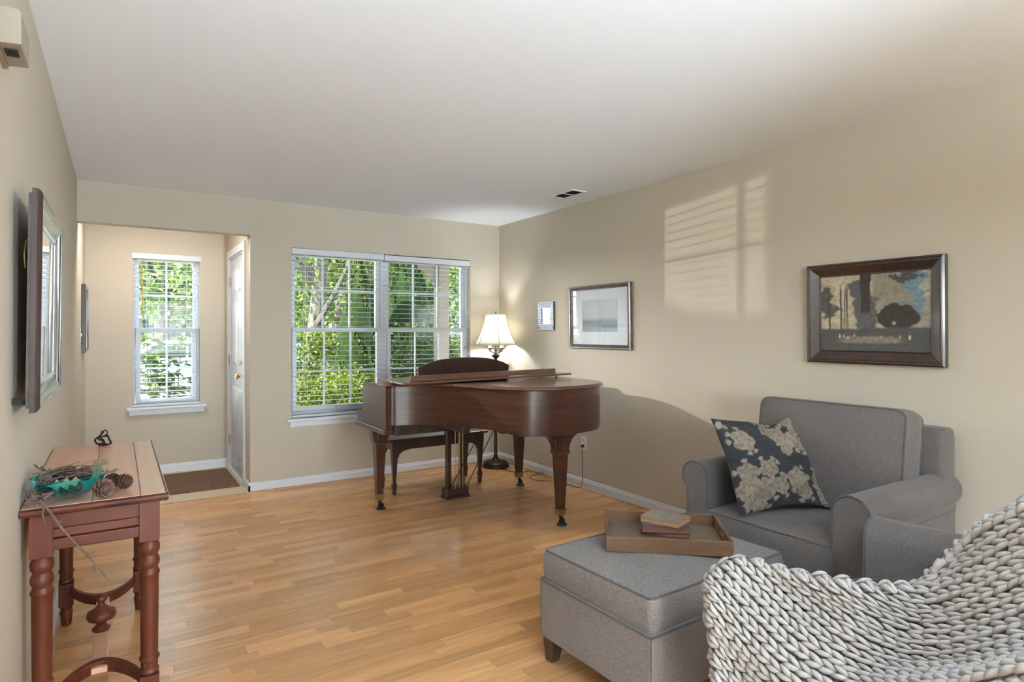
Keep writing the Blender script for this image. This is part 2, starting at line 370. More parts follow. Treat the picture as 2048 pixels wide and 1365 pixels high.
# floor: staves
fl = MB().box(-3.2, 3.5, YR - .1, YB - .005, -.25, -.004)
floor = fl.build('floor', M['subfloor'], kind='structure')
rows = []
y = YB - .012
SW = .0655
staves = []
k = 0
while y - SW > YR:
    x = XR - .002 - random.uniform(.06, .4); x1 = XR - .002
    xl = XL if y - SW > -.6 else -3.05
    while x1 > xl + .01:
        x0 = max(xl + .004, x1 - random.uniform(.24, .56)) if x1 < XR - .01 else max(xl, x)
        if x0 - xl < .08: x0 = xl + .004
        staves.append((x0, x1, y - SW, y)); x1 = x0
    y -= SW
def stave_mesh(name, items, tints):
    mb = MB()
    for (x0, x1, y0, y1) in items: mb.box(x0 + .0003, x1 - .0003, y0 + .0003, y1 - .0003, -.004, 0)
    o = mb.build(name, M['floor'], floor)
    a = o.data.attributes.new('tint', 'FLOAT', 'POINT')
    a.data.foreach_set('value', [t for t in tints for _ in range(8)])
    return o
def seen(s):
    cx, cy = (s[0] + s[1]) / 2, (s[2] + s[3]) / 2
    d = cx * math.sin(TH) + cy * math.cos(TH)
    if d < 2.1: return 99
    px = 1024 + F * (cx * math.cos(TH) - cy * math.sin(TH)) / d
    if px < 90 or px > 1500 or (px > 1080 and cy < 2.3): return 90 + d
    return d
staves.sort(key=seen)
for s in staves[:295]: stave_mesh('stave', [s], [random.random()])
rest = staves[295:]
tag(stave_mesh('stave_field', rest, [random.random() for _ in rest]), kind='stuff')
# entry floor
struct('floor_2', MB().box(XL - .05, FX + .02, YB - .005, YF + .05, -.25, -.001), M['vinylfloor'])
box('trim_1', XL, FX, YB - .016, YB + .006, -.001, .004, M['shoe'], bevel=.002, kind='structure')
# walls
w = MB().box(XL - WT, XL, -.6, YF + WT, -.25, H + .2)
struct('wall_left', w, M['wall'])
w = MB()
w.box(XL, FX, YB, YB + .115, 2.14, H + .1)                  # header above the entry opening
w.box(FX, 1.25, YB, YB + WT, -.25, H + .1); w.box(3.0, XR + .2, YB, YB + WT, -.25, H + .1)
w.box(1.25, 3.0, YB, YB + WT, -.25, .59); w.box(1.25, 3.0, YB, YB + WT, 2.06, H + .1)
struct('wall_back', w, M['wall'])
struct('wall_right', MB().box(XR, XR + WT, YR - .1, YB + WT, -.25, H + .2), M['wall'])
w = MB()                                                    # entry: far wall with its window, side wall with the door
w.box(XL, .115, YF, YF + WT, -.25, H + .1); w.box(.665, FX + .2, YF, YF + WT, -.25, H + .1)
w.box(.115, .665, YF, YF + WT, -.25, .635); w.box(.115, .665, YF, YF + WT, 2.06, H + .1)
struct('wall_entry', w, M['wall'])
w = MB(); w.box(FX, FX + .12, YB + WT, 5.70, -.25, H + .1); w.box(FX, FX + .12, 6.52, YF + .01, -.25, H + .1); w.box(FX, FX + .12, 5.70, 6.52, 2.05, H + .1)
struct('wall_entry_side', w, M['wall'])
w = MB(); w.box(-3.2, -3.05, YR - .1, -.6, -.25, H + .2)
struct('wall_far_left', w, M['wall'])
struct('wall_return', MB().box(-3.2, XL - WT, -.6, -.45, -.25, H + .2), M['wall'])
w = MB(); w.box(-3.2, -2.4, YR - .15, YR, -.25, H + .1); w.box(2.0, XR + .2, YR - .15, YR, -.25, H + .1); w.box(-2.4, 2.0, YR - .15, YR, 2.15, H + .1)
struct('wall_rear', w, M['wall'])
struct('ceiling', MB().box(-3.2, XR + .2, YR - .15, YB + .11, H, H + .25).box(XL - .1, FX + .2, YB + .11, YF + WT, H, H + .25), M['ceil'])
# baseboards
def base(name, a, b_, nrm):
    """a->b on the wall line, nrm points into the room"""
    a = Vector((*a, 0)); b_ = Vector((*b_, 0)); nv = Vector((*nrm, 0))
    prof = [(0, 0), (.014, 0), (.014, .058), (.009, .066), (.008, .076), (.003, .081), (0, .081)]
    r0 = [tuple(a + nv * p + Vector((0, 0, z))) for p, z in prof]; r1 = [tuple(b_ + nv * p + Vector((0, 0, z))) for p, z in prof]
    o = MB().loops([r0, r1]).build(name, M['trim'], kind='structure')
    q = [(.014, 0), (.026, 0), (.0245, .007), (.014, .013)]
    r0 = [tuple(a + nv * p + Vector((0, 0, z))) for p, z in q]; r1 = [tuple(b_ + nv * p + Vector((0, 0, z))) for p, z in q]
    MB().loops([r0, r1]).build('shoe_moulding', M['shoe'] if YB - .3 > 0 and 'entry' not in name and 'return' not in name else M['trim'], o)
base('baseboard_back', (FX - .014, YB), (XR, YB), (0, -1))
base('baseboard_right', (XR, YB), (XR, YR), (-1, 0))
base('baseboard_left', (XL, -.6), (XL, YF), (1, 0))
base('baseboard_entry', (XL, YF), (FX, YF), (0, -1))
base('baseboard_entry_return', (FX, YB - .014), (FX, 5.60), (-1, 0))

# ------------------------------------------------------------------ windows
def sash(root, x0, x1, z0, z1, yc, fw, cols, rowz, tall_bottom=0):
    s = MB(); d = .018
    s.box(x0, x0 + fw, yc - d, yc + d, z0, z1).box(x1 - fw, x1, yc - d, yc + d, z0, z1)
    s.box(x0 + fw, x1 - fw, yc - d, yc + d, z1 - fw, z1).box(x0 + fw, x1 - fw, yc - d, yc + d, z0, z0 + fw + tall_bottom)
    so = s.build('sash', M['vinyl'], root, bevel=.003)
    gx0, gx1, gz0, gz1 = x0 + fw, x1 - fw, z0 + fw + tall_bottom, z1 - fw
    MB().box(gx0 - .005, gx1 + .005, yc + .006, yc + .010, gz0 - .005, gz1 + .005).build('pane', M['glass'], so)
    for i in range(1, cols):
        x = gx0 + (gx1 - gx0) * i / cols; box('muntin', x - .008, x + .008, yc - .007, yc + .005, gz0, gz1, M['vinyl'], so, bevel=.002)
    for z in rowz:
        box('muntin', gx0, gx1, yc - .0075, yc + .0045, z - .008, z + .008, M['vinyl'], so, bevel=.002)
    return so
# main window
w2 = empty('window_1', (0, 0, 0), kind='structure')
fr = MB(); y0, y1 = YB + .075, YB + .15
fr.box(1.25, 1.268, y0, y1, .59, 2.06).box(2.982, 3.0, y0, y1, .59, 2.06).box(1.25, 3.0, y0, y1, 2.035, 2.06).box(1.25, 3.0, y0, y1, .59, .625).box(2.075, 2.135, y0, y1, .59, 2.06)
fr.build('window_frame', M['vinyl'], w2, bevel=.003)
for (a, b_) in ((1.268, 2.075), (2.135, 2.982)):
    sash(w2, a, b_, 1.335, 2.035, YB + .125, .036, 3, (1.71,))
    sash(w2, a + .002, b_ - .002, .625, 1.372, YB + .085, .038, 3, (.985,), .012)
MB().box(1.205, 3.04, YB - .05, YB + .08, .565, .59).box(1.23, 3.015, YB - .018, YB, .515, .565).build('window_sill', M['trim'], w2, bevel=.005)
w1 = empty('window_2', (0, 0, 0), kind='structure')
fr = MB(); y0, y1 = YF + .055, YF + .14
fr.box(.115, .133, y0, y1, .635, 2.06).box(.647, .665, y0, y1, .635, 2.06).box(.115, .665, y0, y1, 2.035, 2.06).box(.115, .665, y0, y1, .635, .66)
fr.build('window_frame', M['vinyl'], w1, bevel=.003)
sash(w1, .133, .647, 1.335, 2.035, YF + .105, .032, 2, (1.68,))
sash(w1, .135, .645, .66, 1.372, YF + .068, .042, 2, (.99,), 0)
MB().box(.062, .722, YF - .05, YF + .06, .61, .635).prism([(.075, .61), (.085, .56), (.70, .56), (.709, .61)], YF - .022, YF, 'y').build('window_sill', M['trim'], w1, bevel=.005)

def blind(name, x0, x1, zt, zb, yc, pitch, label, group, wand=None, wandc=None, ladders=(.12, .88), tassel=None, hx=(0, 0), depth=.05):
    root = empty(name, ((x0 + x1) / 2, yc, zb), 0, label, 'blind', group)
    xa, xb = x0 - root.location.x, x1 - root.location.x
    L = lambda z: z - zb
    box('headrail', xa - hx[0], xb + hx[1], -.035, .028, L(zt - .052), L(zt), M['blind'], root, bevel=.002)
    sl = MB()
    R = .12
    prof = [(-depth / 2, -.0006), (-depth / 4, 0), (0, .0002), (depth / 4, 0), (depth / 2, -.0006), (depth / 2, -.0024), (depth / 4, -.0018), (0, -.0016), (-depth / 4, -.0018), (-depth / 2, -.0024)]
    sl.loops([[(xa + .004, p, z) for p, z in prof], [(xb - .004, p, z) for p, z in prof]])
    z = zt - .062; first = None; last = z
    while z > zb + .035:
        if first is None: first = sl.build('slat', M['blind'], root); o = first
        else: o = first.copy(); COL.objects.link(o); o.parent = root
        o.location = (0, 0, L(z)); last = z; z -= pitch
    box('bottom_rail', xa + .003, xb - .003, -.026, .026, 0, .022, M['blind'], root, bevel=.004)
    for f_ in ladders:
        x = xa + (xb - xa) * f_
        MB().tube([(x, -.0265, L(zt - .05)), (x, -.0265, .01)], .0009, 5).tube([(x, .0265, L(zt - .05)), (x, .0265, .01)], .0009, 5).tube([(x + .006, 0, L(zt - .05)), (x + .006, 0, .01)], .0008, 5).build('ladder_cord', M['blind'], root)
    if wand:
        x, zl = wand; x -= root.location.x
        MB().tube([(x, -.045, L(zt - .05)), (x + .001, -.047, L(zl))], .0042, 8).build('tilt_wand', wandc or M['blind'], root, smooth=True)
    if tassel:
        for x, zl in tassel:
            x -= root.location.x
            c = MB().tube([(x, -.042, L(zt - .05)), (x + .002, -.044, L(zl + .03))], .0011, 5).build('pull_cord', M['blind'], root)
            MB().lathe([(.001, .032), (.005, .026), (.006, .01), (.007, 0)], 8, (x + .002, -.044, L(zl))).build('tassel', M['ventd'], c, smooth=True)
    return root
G = 'white slatted blinds in the two windows'
blind('window_blind', 1.252, 2.083, 2.058, .592, YB + .035, .0437, 'wide white slatted blind in the left half of the double window', None, wand=(1.36, 1.42), ladders=(.16, .84), tassel=[(1.345, .96), (1.362, .94)])
blind('window_blind', 2.090, 2.998, 2.052, .592, YB + .035, .0437, 'wide white slatted blind in the right half of the double window, above the piano', None, ladders=(.3, .86), tassel=[(2.935, 1.16), (2.95, 1.10)])
blind('window_blind', .112, .668, 2.068, .637, YF + .028, .0425, 'narrow white slatted blind with a brown wand in the entry window', None, wand=(.188, 1.50), wandc=M['shoe'], ladders=(.2, .80), tassel=[(.548, 1.03)], hx=(.006, .012))

# ------------------------------------------------------------------ front door in the entry side wall (faces -X)
dr = empty('door_1', (FX, 6.11, 0), kind='structure')
DX = .012
D0, D1 = 5.715, 6.505
MB().box(FX + DX, FX + DX + .04, D0, D1, .012, 2.035).build('door_slab', M['door'], dr, world=True, bevel=.002)
for (zz0, zz1) in ((.16, .82), (1.02, 1.62), (1.70, 1.93)):
    for (ya, yb) in ((D0 + .11, D0 + .355), (D1 - .355, D1 - .11)):
        MB().add([(FX + DX, ya, zz0), (FX + DX, yb, zz0), (FX + DX, yb, zz1), (FX + DX, ya, zz1), (FX + DX - .009, ya + .03, zz0 + .03), (FX + DX - .009, yb - .03, zz0 + .03), (FX + DX - .009, yb - .03, zz1 - .03), (FX + DX - .009, ya + .03, zz1 - .03)],
                 [(0, 1, 5, 4), (1, 2, 6, 5), (2, 3, 7, 6), (3, 0, 4, 7), (4, 5, 6, 7)]).build('door_panel', M['door'], dr, world=True)
c = MB(); c.box(FX - .016, FX + .001, 5.625, 5.70, 0, 2.12).box(FX - .016, FX + .001, 6.52, 6.595, 0, 2.12).box(FX - .016, FX + .001, 5.70, 6.52, 2.05, 2.12)
c.box(FX, FX + .11, 5.695, 5.715, 0, 2.05).box(FX, FX + .11, 6.505, 6.525, 0, 2.05).box(FX, FX + .11, 5.70, 6.52, 2.035, 2.055)
c.build('door_casing', M['trim'], dr, world=True, bevel=.004)
MB().box(FX - .015, FX + .10, 5.70, 6.52, -.001, .014).build('threshold', M['trim'], dr, world=True, bevel=.004)
RY = Matrix.Rotation(-PI / 2, 4, 'Y')
def knob(y, z, big=True):
    T = Matrix.Translation((FX + DX, y, z)) @ RY
    if big: prof = [(.03, 0), (.03, .005), (.012, .012), (.010, .03), (.022, .042), (.027, .055), (.022, .066), (0.001, .07)]
    else: prof = [(.028, 0), (.028, .006), (.02, .012), (.012, .014), (.001, .014)]
    return MB().lathe(prof, 16, M=T)
knob(5.785, .945).build('door_knob', M['brassb'], dr, world=True, smooth=True)
k2 = knob(5.785, 1.065, False); k2.box(FX + DX - .03, FX + DX - .012, 5.775, 5.795, 1.050, 1.080); k2.build('deadbolt', M['brassb'], dr, world=True, smooth=True)
for z in (.28, 1.06, 1.82):
    hg = MB().tube([(FX - .004, 6.512, z - .05), (FX - .004, 6.512, z + .05)], .006, 8); hg.box(FX - .001, FX + .012, 6.50, 6.53, z - .045, z + .045); hg.build('hinge', M['steel'], dr, world=True)

mt = MB().box(.352, .885, 5.69, 6.505, 0, .008).build('doormat', M['doormat'], bevel=.003)
tag(mt, 'brown doormat with carved wavy ridges on the entry floor by the door', 'doormat')

# ------------------------------------------------------------------ framed things
def frame_mesh(w, h, prof):
    """prof: list of (inward offset, height); ring frame in local xy plane, z out"""
    mb = MB(); rings = []
    for (o, z) in prof:
        rings.append([(-w / 2 + o, -h / 2 + o, z), (w / 2 - o, -h / 2 + o, z), (w / 2 - o, h / 2 - o, z), (-w / 2 + o, h / 2 - o, z)])
    rings.append(rings[0])
    return mb.loops(rings, True, False)
def on_wall(cx, cy, cz, side, tilt=0):
    """matrix: local x along wall, local y up, local z into room"""
    if side == 'R':    # wall_right, faces -X ; local x -> -Y
        R = Matrix(((0, 0, -1), (-1, 0, 0), (0, 1, 0)))
    else:              # wall_left, faces +X ; local x -> +Y
        R = Matrix(((0, 0, 1), (1, 0, 0), (0, 1, 0)))
    return Matrix.Translation((cx, cy, cz)) @ R.to_4x4() @ Matrix.Rotation(tilt, 4, 'X')
def wall_thing(name, Mx, label, cat, group=None):
    o = empty(name, (0, 0, 0), 0, label, cat, group); o.matrix_world = Mx; return o
def painted(name, w, h, nx, ny, fn, z, root, mat):
    us, vs_ = np.meshgrid(np.linspace(0, 1, nx + 1), np.linspace(0, 1, ny + 1))
    P = np.stack([(us - .5) * w, (vs_ - .5) * h, np.full_like(us, z)], -1).reshape(-1, 3)
    fs = [(j * (nx + 1) + i, j * (nx + 1) + i + 1, (j + 1) * (nx + 1) + i + 1, (j + 1) * (nx + 1) + i) for j in range(ny) for i in range(nx)]
    me = bpy.data.meshes.new(name); me.from_pydata(P.tolist(), [], fs); me.materials.append(mat)
    c = fn(us.ravel(), vs_.ravel()); a = me.color_attributes.new('paint', 'FLOAT_COLOR', 'POINT')
    a.data.foreach_set('color', np.concatenate([np.clip(c, 0, 1), np.ones((len(c), 1))], 1).astype(np.float32).ravel())
    o = bpy.data.objects.new(name, me); COL.objects.link(o); o.parent = root
    return o
rng = np.random.default_rng(3)
def vnoise(x, y, s, seed=0):
    g = np.random.default_rng(seed).random((64, 64)); x = (x * s) % 63; y = (y * s) % 63
    xi = x.astype(int); yi = y.astype(int); fx = x - xi; fy = y - yi; fx = fx * fx * (3 - 2 * fx); fy = fy * fy * (3 - 2 * fy)
    return (g[yi, xi] * (1 - fx) + g[yi, xi + 1] * fx) * (1 - fy) + (g[yi + 1, xi] * (1 - fx) + g[yi + 1, xi + 1] * fx) * fy
def fbm(x, y, s, seed=0, o=4): return sum(vnoise(x, y, s * 2 ** k, seed + k) / 2 ** (k + 1) for k in range(o)) / (1 - .5 ** o)
def blend(c, col, a): a = np.clip(a, 0, 1)[:, None]; return c * (1 - a) + np.array(col) * a
def step(x, e, w): return np.clip((x - e) / w + .5, 0, 1)
def landscape(u, v):
    # muted woodland scene: grey foliage masses, cream sky gaps, blue patch top right, dark tree over a bank
    n = fbm(u, v, 6, 1); n2 = fbm(u, v, 16, 5); n3 = fbm(u, v, 30, 9)
    c = np.tile(np.array((.50, .42, .29)), (len(u), 1)) * (.8 + .4 * n2)[:, None]
    c = blend(c, (.17, .25, .30), step(u + .3 * (n - .5), .70, .06) * step(v, .42, .1) * step(1.0 - u + .2 * (n2 - .5), .06, .04))
    c = blend(c, (.27, .23, .16), step(u, .50, .05) * step(.80 - u + .3 * (n - .5), 0, .1) * step(v, .55, .2))
    c = blend(c, (.18, .20, .19), step(u, .6, .1) * step(.45 - abs(v - .4), .2, .1) * .5)
    c = blend(c, (.085, .08, .075), step(.13 - np.hypot((u - .04) * 1.1, (v - .68) * .55) + .22 * (n - .5) + .1 * (n2 - .5), 0, .03))
    c = blend(c, (.10, .095, .09), step(.15 - np.hypot((u - .40), (v - .55) * .42) + .22 * (n - .5) + .12 * (n2 - .5), 0, .03))
    c = blend(c, (.035, .028, .022), step(.045 - abs(u - .435 + .03 * (n2 - .5)) + .02 * (v - .7), 0, .012) * step(v, .50, .04))
    for (x, w_) in ((.205, .008), (.235, .005), (.27, .005), (.09, .009), (.255, .004)):
        c = blend(c, (.05, .043, .035), step(w_ - abs(u - x - .03 * (v - .4) * math.sin(x * 60) - .012 * (n - .5)), 0, .004) * step(v, .25, .03) * step(.85 - v, 0, .1))
    c = blend(c, (.035, .027, .020), step(.17 - np.hypot((u - .72) * .95, (v - .44) * 1.05) + .10 * (n2 - .5), 0, .015) * step(v, .27, .03))
    c = blend(c, (.42, .31, .19), step(.016 - np.hypot(u - .69, (v - .36) * .7), 0, .012))
    gr = step(.30 + .05 * (n - .5) - v, 0, .03)
    c = blend(c, (.075, .072, .068), gr * (.85 + .3 * n3))
    c = blend(c, (.24, .20, .14), gr * step(.05 - abs(v - .15 - .02 * (n2 - .5)) * 1.2 + .02 * (n3 - .5), 0, .03) * step(.27 - abs(u - .48), 0, .08))
    for (x, y_) in ((.19, .19), (.23, .20), (.27, .18), (.33, .21), (.74, .19), (.82, .18), (.58, .19)):
        c = blend(c, (.55, .47, .36), step(.007 - np.hypot((u - x) * 1.0, (v - y_) * .28) + .016 * (n3 - .5), 0, .004))
    c = blend(c, (.06, .06, .055), step(.10 - np.hypot((u - .80) * .9, (v - .93) * 1.6) + .16 * (n2 - .5), 0, .015))
    n4 = fbm(u, v, 50, 77)
    return c * .82 * (.45 + .6 * n3 + .5 * n4)[:, None]
# right wall: oil landscape
Mx = on_wall(XR - .002, (2.006 + 1.314) / 2, 1.436, 'R', tilt=.012)
p = wall_thing('framed_picture', Mx, 'large dark framed woodland landscape hanging above the armchair', 'picture')
PW, PH = .692, .545
frame_mesh(PW, PH, [(0, 0), (0, .034), (.008, .040), (.016, .036), (.022, .037), (.052, .018), (.062, .012), (.068, .014), (.070, .006), (.070, 0)]).build('frame', M['antique'], p)
painted('print', PW - .135, PH - .135, 200, 150, landscape, .007, p, M['print'])
# right wall: matted print
def seascape(u, v):
    n = fbm(u, v, 5, 21); n2 = fbm(u * 3, v, 14, 25)
    c = np.tile(np.array((.42, .47, .49)), (len(u), 1)) * (.9 + .2 * n)[:, None]
    c = blend(c, (.26, .32, .34), step(.42 + .08 * (n - .5) - v, 0, .06))
    c = blend(c, (.13, .18, .20), step(.36 + .1 * (n2 - .5) - v, 0, .05) * step(v, .17 + .1 * 0, .1) * (.5 + n))
    return c * (.9 + .2 * n2)[:, None]
Mx = on_wall(XR - .002, (4.212 + 3.441) / 2, 1.459, 'R', tilt=.015)
p = wall_thing('framed_picture', Mx, 'misty blue-grey print in a wide white mat and thin brown frame beside the lamp', 'picture')
PW, PH = .762, .528
frame_mesh(PW, PH, [(0, 0), (0, .026), (.004, .031), (.010, .030), (.013, .025), (.018, .027), (.026, .020), (.032, .022), (.035, .014), (.035, 0)]).build('frame', M['pewter'], p)
frame_mesh(PW - .066, PH - .066, [(.09, .005), (.09, .0065), (0, .0065), (0, .005)])
matb = MB(); iw, ih = PW - .066, PH - .066; aw, ah = .435, .265; oy = .008
for (a, b_, c0, d0) in ((-iw / 2, iw / 2, -ih / 2, oy - ah / 2), (-iw / 2, iw / 2, oy + ah / 2, ih / 2), (-iw / 2, -aw / 2, oy - ah / 2, oy + ah / 2), (aw / 2, iw / 2, oy - ah / 2, oy + ah / 2)):
    matb.box(a, b_, c0, d0, .004, .0075)
matb.build('mat_board', M['mat'], p)
q = painted('print', aw + .004, ah + .004, 120, 80, seascape, .0045, p, M['print']); q.location = (0, oy, 0)
MB().box(-iw / 2, iw / 2, -ih / 2, ih / 2, .0115, .0125).build('glass', M['picglass'], p)
# small ribbed mirror
Mx = on_wall(XR - .002, (4.692 + 4.448) / 2, 1.482, 'R', tilt=.02)
p = wall_thing('ribbed_mirror', Mx, 'small mirror in a black and silver ribbed frame on the wall above the piano tail', 'mirror')
PW, PH = .245, .262
fb = frame_mesh(PW, PH, [(0, 0), (0, .014), (.058, .012), (.058, 0)]); fb.build('frame', M['frame'], p)
rb = MB()
nr = 15
for i in range(nr):
    t = (i + .5) / nr
    for s in (-1, 1):
        yy = -PH / 2 + .006 + t * (PH - .012)
        wdt = min(.055, max(.006, min(yy + PH / 2, PH / 2 - yy) * 1.0))
        rb.tube([(s * (PW / 2 - .002), yy, .0145), (s * (PW / 2 - wdt), yy, .0130)], .0042, 6)
        xx = -PW / 2 + .006 + t * (PW - .012)
        hdt = min(.055, max(.006, min(xx + PW / 2, PW / 2 - xx)))
        rb.tube([(xx, s * (PH / 2 - .002), .0145), (xx, s * (PH / 2 - hdt), .0130)], .0040, 6)
tag(rb.build('ribs', M['ribs'], p, smooth=True), kind='stuff')
MB().box(-PW / 2 + .05, PW / 2 - .05, -PH / 2 + .05, PH / 2 - .05, .004, .006).build('mirror_glass', M['mirror'], p)
# left wall: big mirror
Mx = on_wall(XL + .045, (2.15 + 2.92) / 2, 1.422, 'L', tilt=.012)
p = wall_thing('wall_mirror', Mx, 'large rectangular mirror in a dark espresso frame with silver lip hanging over the pine table', 'mirror')
PW, PH = .77, .63
frame_mesh(PW, PH, [(0, 0), (0, .012), (.004, .019), (.012, .024), (.022, .023), (.030, .018), (.060, .006), (.068, .006), (.068, 0)]).build('frame', M['frame'], p, smooth=True, angle=.5)
frame_mesh(PW - .136, PH - .136, [(-.001, 0), (-.001, .009), (.006, .010), (.012, .004), (.012, 0)]).build('silver_lip', M['silver'], p)
MB().box(-PW / 2 + .07, PW / 2 - .07, -PH / 2 + .07, PH / 2 - .07, .0005, .003).build('mirror_glass', M['mirror'], p)
MB().box(-PW / 2 + .012, PW / 2 - .012, -PH / 2 + .012, PH / 2 - .012, -.009, 0).build('backing_board', M['antique'], p)
MB().tube([(-PW / 2 + .02, .17, -.012), (-PW / 2 + .10, .155, -.03), (0, .24, -.036), (PW / 2 - .02, .17, -.012)], .0016, 5).tube([(-PW / 2 + .02, .17, -.012), (-PW / 2 + .005, .13, -.016), (-PW / 2 + .012, .09, -.014)], .0014, 5).build('hanging_wire', M['brass'], p)
for (a_, b_, c_, d_, e_) in ((-PW / 2 + .03, -PW / 2 + .05, -PH / 2 + .02, -PH / 2 + .04, -.038), (PW / 2 - .05, PW / 2 - .03, -PH / 2 + .02, -PH / 2 + .04, -.038), (-.02, .02, .22, .26, -.044)):
    MB().box(a_, b_, c_, d_, e_, -.009).build('bumper', M['dark'], p)
# entry picture and switch
Mx = on_wall(XL + .003, 6.25, 1.444, 'L')
p = wall_thing('framed_picture', Mx, 'narrow dark framed picture with tan inner edge seen edge-on on the entry side wall', 'picture')
frame_mesh(.5, .557, [(0, 0), (0, .027), (.018, .030), (.030, .022), (.032, 0)]).build('frame', M['frame'], p, bevel=.002)
frame_mesh(.436, .493, [(0, .0), (0, .016), (.02, .014), (.02, 0)]).build('inner_edge', M['brass'], p)
def tan_field(u, v): return np.tile(np.array((.42, .33, .22)), (len(u), 1)) * (.8 + .4 * fbm(u, v, 6, 40))[:, None]
painted('print', .40, .457, 30, 30, tan_field, .008, p, M['print'])
Mx = on_wall(XL, 5.80, 1.31, 'L')
p = wall_thing('light_switch', Mx, 'small white light switch plate beside the entry picture', 'switch')
MB().box(-.035, .035, -.057, .057, 0, .005).build('switch_plate', M['plate'], p, bevel=.002); MB().box(-.006, .006, -.012, .012, .005, .014).build('toggle', M['plate'], p, bevel=.001)
# entry ceiling light
el = empty('ceiling_light', (.25, 5.70, H), 0, 'flush round ceiling light in the entry', 'ceiling light')
MB().lathe([(.15, -.03), (.16, -.02), (.16, 0), (.14, 0), (.14, -.03)], 32).build('ring', M['lampmetal'], el, smooth=True)
sl_ = empty('entry_fill_housing', (-.10, 5.74, H), 0, 'small added fill spotlight under the entry ceiling, aimed into the living room', 'spotlight')  # made-up housing for the added entry fill spot
MB().lathe([(.03, -.02), (.03, 0)], 16).tube([(0, 0, -.02), (0, 0, -.13)], .006, 8).build('bracket', M['lampmetal'], sl_)
MB().loops([[tuple(Vector((-.07, .05, -.195)) + Vector((.034 * math.cos(a), .05 * math.sin(a) * .6, .05 * math.sin(a))) ) for a in [2 * PI * i / 12 for i in range(12)]], [tuple(Vector((-.02, .015, -.215)) + Vector((.034 * math.cos(a), .05 * math.sin(a) * .6, .05 * math.sin(a)))) for a in [2 * PI * i / 12 for i in range(12)]]]).build('can', M['lampmetal'], sl_)
# chime box
ch = empty('door_chime', (XL, 1.945, 2.02), 0, 'beige plastic door chime box with bottom slots high on the left wall', 'chime')
MB().box(0, .012, -.09, .09, -.004, .095).build('back_plate', M['chime'], ch, bevel=.001)
MB().prism([(.012, 0), (.055, .004), (.055, .082), (.048, .088), (.012, .088)], -.08, .08, 'y').build('cover', M['chime'], ch, bevel=.002)
sl = MB()
for i in range(3): sl.box(.018, .044, -.045 + i * .018, -.039 + i * .018, -.003, .003)
sl.build('slot', M['dark'], ch)
# ceiling vent
vt = empty('ceiling_vent', (3.02, 3.843, H), 0, 'white ceiling air vent with grey louvres near the right wall', 'vent')
MB().box(-.075, .075, -.145, -.125, -.008, 0).box(-.075, .075, .125, .145, -.008, 0).box(-.075, -.055, -.125, .125, -.008, 0).box(.055, .075, -.125, .125, -.008, 0).box(-.055, .055, -.006, .006, -.008, 0).build('vent_frame', M['trim'], vt, bevel=.002)
MB().box(-.055, .055, -.125, .125, -.002, 0).build('backing', M['dark'], vt)
lv = MB()
for i in range(10):
    for (a, b_) in ((-.125, -.006), (.006, .125)):
        x = -.055 + .011 * (i + .5); lv.add([(x - .004, a, -.007), (x + .003, a, -.002), (x + .003, b_, -.002), (x - .004, b_, -.007)], [(0, 1, 2, 3)])
tag(lv.build('louvres', M['ventd'], vt), kind='stuff')
# outlet, plug and cord
ot = wall_thing('power_outlet', on_wall(XR, 4.03, .384, 'R'), 'beige double power outlet low on the right wall behind the piano', 'outlet')
MB().box(-.037, .037, -.058, .058, 0, .006).build('cover_plate', M['plate'], ot, bevel=.002)
for yy in (-.024, .024):
    MB().lathe([(.017, .005), (.017, .008), (.001, .0082)], 14, (0, yy, 0)).build('socket', M['plate'], ot)
MB().box(-.008, -.005, .018, .032, .008, .0086).box(.005, .008, .018, .032, .008, .0086).build('slot', M['dark'], ot)

# ------------------------------------------------------------------ grand piano
pn = empty('grand_piano', (2.3, 4.2, 0), 0, 'dark mahogany baby grand piano with its lid down in front of the double window', 'piano')
ZB, ZT = .672, .945
def seg2(pts, n=8): return [(p.x, p.y) for p in bezier([(a, b_, 0) for a, b_ in pts], n)]
S = seg2([(1.590, 4.12), (1.612, 4.068), (1.66, 4.055), (1.765, 4.012), (1.87, 3.935), (1.955, 3.835), (2.045, 3.685), (2.125, 3.48), (2.185, 3.365), (2.27, 3.275), (2.40, 3.226), (2.56, 3.218), (2.72, 3.235), (2.86, 3.295), (2.955, 3.385), (3.0, 3.50), (3.01, 3.64)], 5)
outline = [(1.590, 4.40)] + S + [(3.01, 4.40)]
def offset(pts, o):
    n = len(pts); out = []
    for i in range(n):
        a = Vector(pts[i - 1]); b_ = Vector(pts[i]); c = Vector(pts[(i + 1) % n])
        t1 = (b_ - a).normalized(); t2 = (c - b_).normalized(); nn = Vector((t1.y, -t1.x)) + Vector((t2.y, -t2.x))
        if nn.length < 1e-6: nn = Vector((t1.y, -t1.x))
        nn.normalize(); k = max(.5, nn.dot(Vector((t1.y, -t1.x)))); q = b_ + nn * (-o / k); out.append((q.x, q.y))
    return out
def area(p): return .5 * sum(p[i - 1][0] * p[i][1] - p[i][0] * p[i - 1][1] for i in range(len(p)))
sg = -1 if area(outline) > 0 else 1      # offset(..., sg*o) grows outward
def outs(p, o): return offset(p, sg * o)
def WP(mb, name, mat, parent=pn, **kw): return mb.build(name, mat, parent, world=True, **kw)
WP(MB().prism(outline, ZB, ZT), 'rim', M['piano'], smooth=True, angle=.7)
WP(MB().prism(outs(outline, -.03), .93, ZT + .001), 'soundboard', M['pianodk'])
# lower moulding round the tail
tail = [p for p in S if p[0] > 2.19] ; tp = outs([(2.22, 3.9)] + tail + [(3.01, 3.9)], -.006)
WP(MB().prism(tp, .645, ZB), 'tail_moulding', M['piano'], smooth=True)
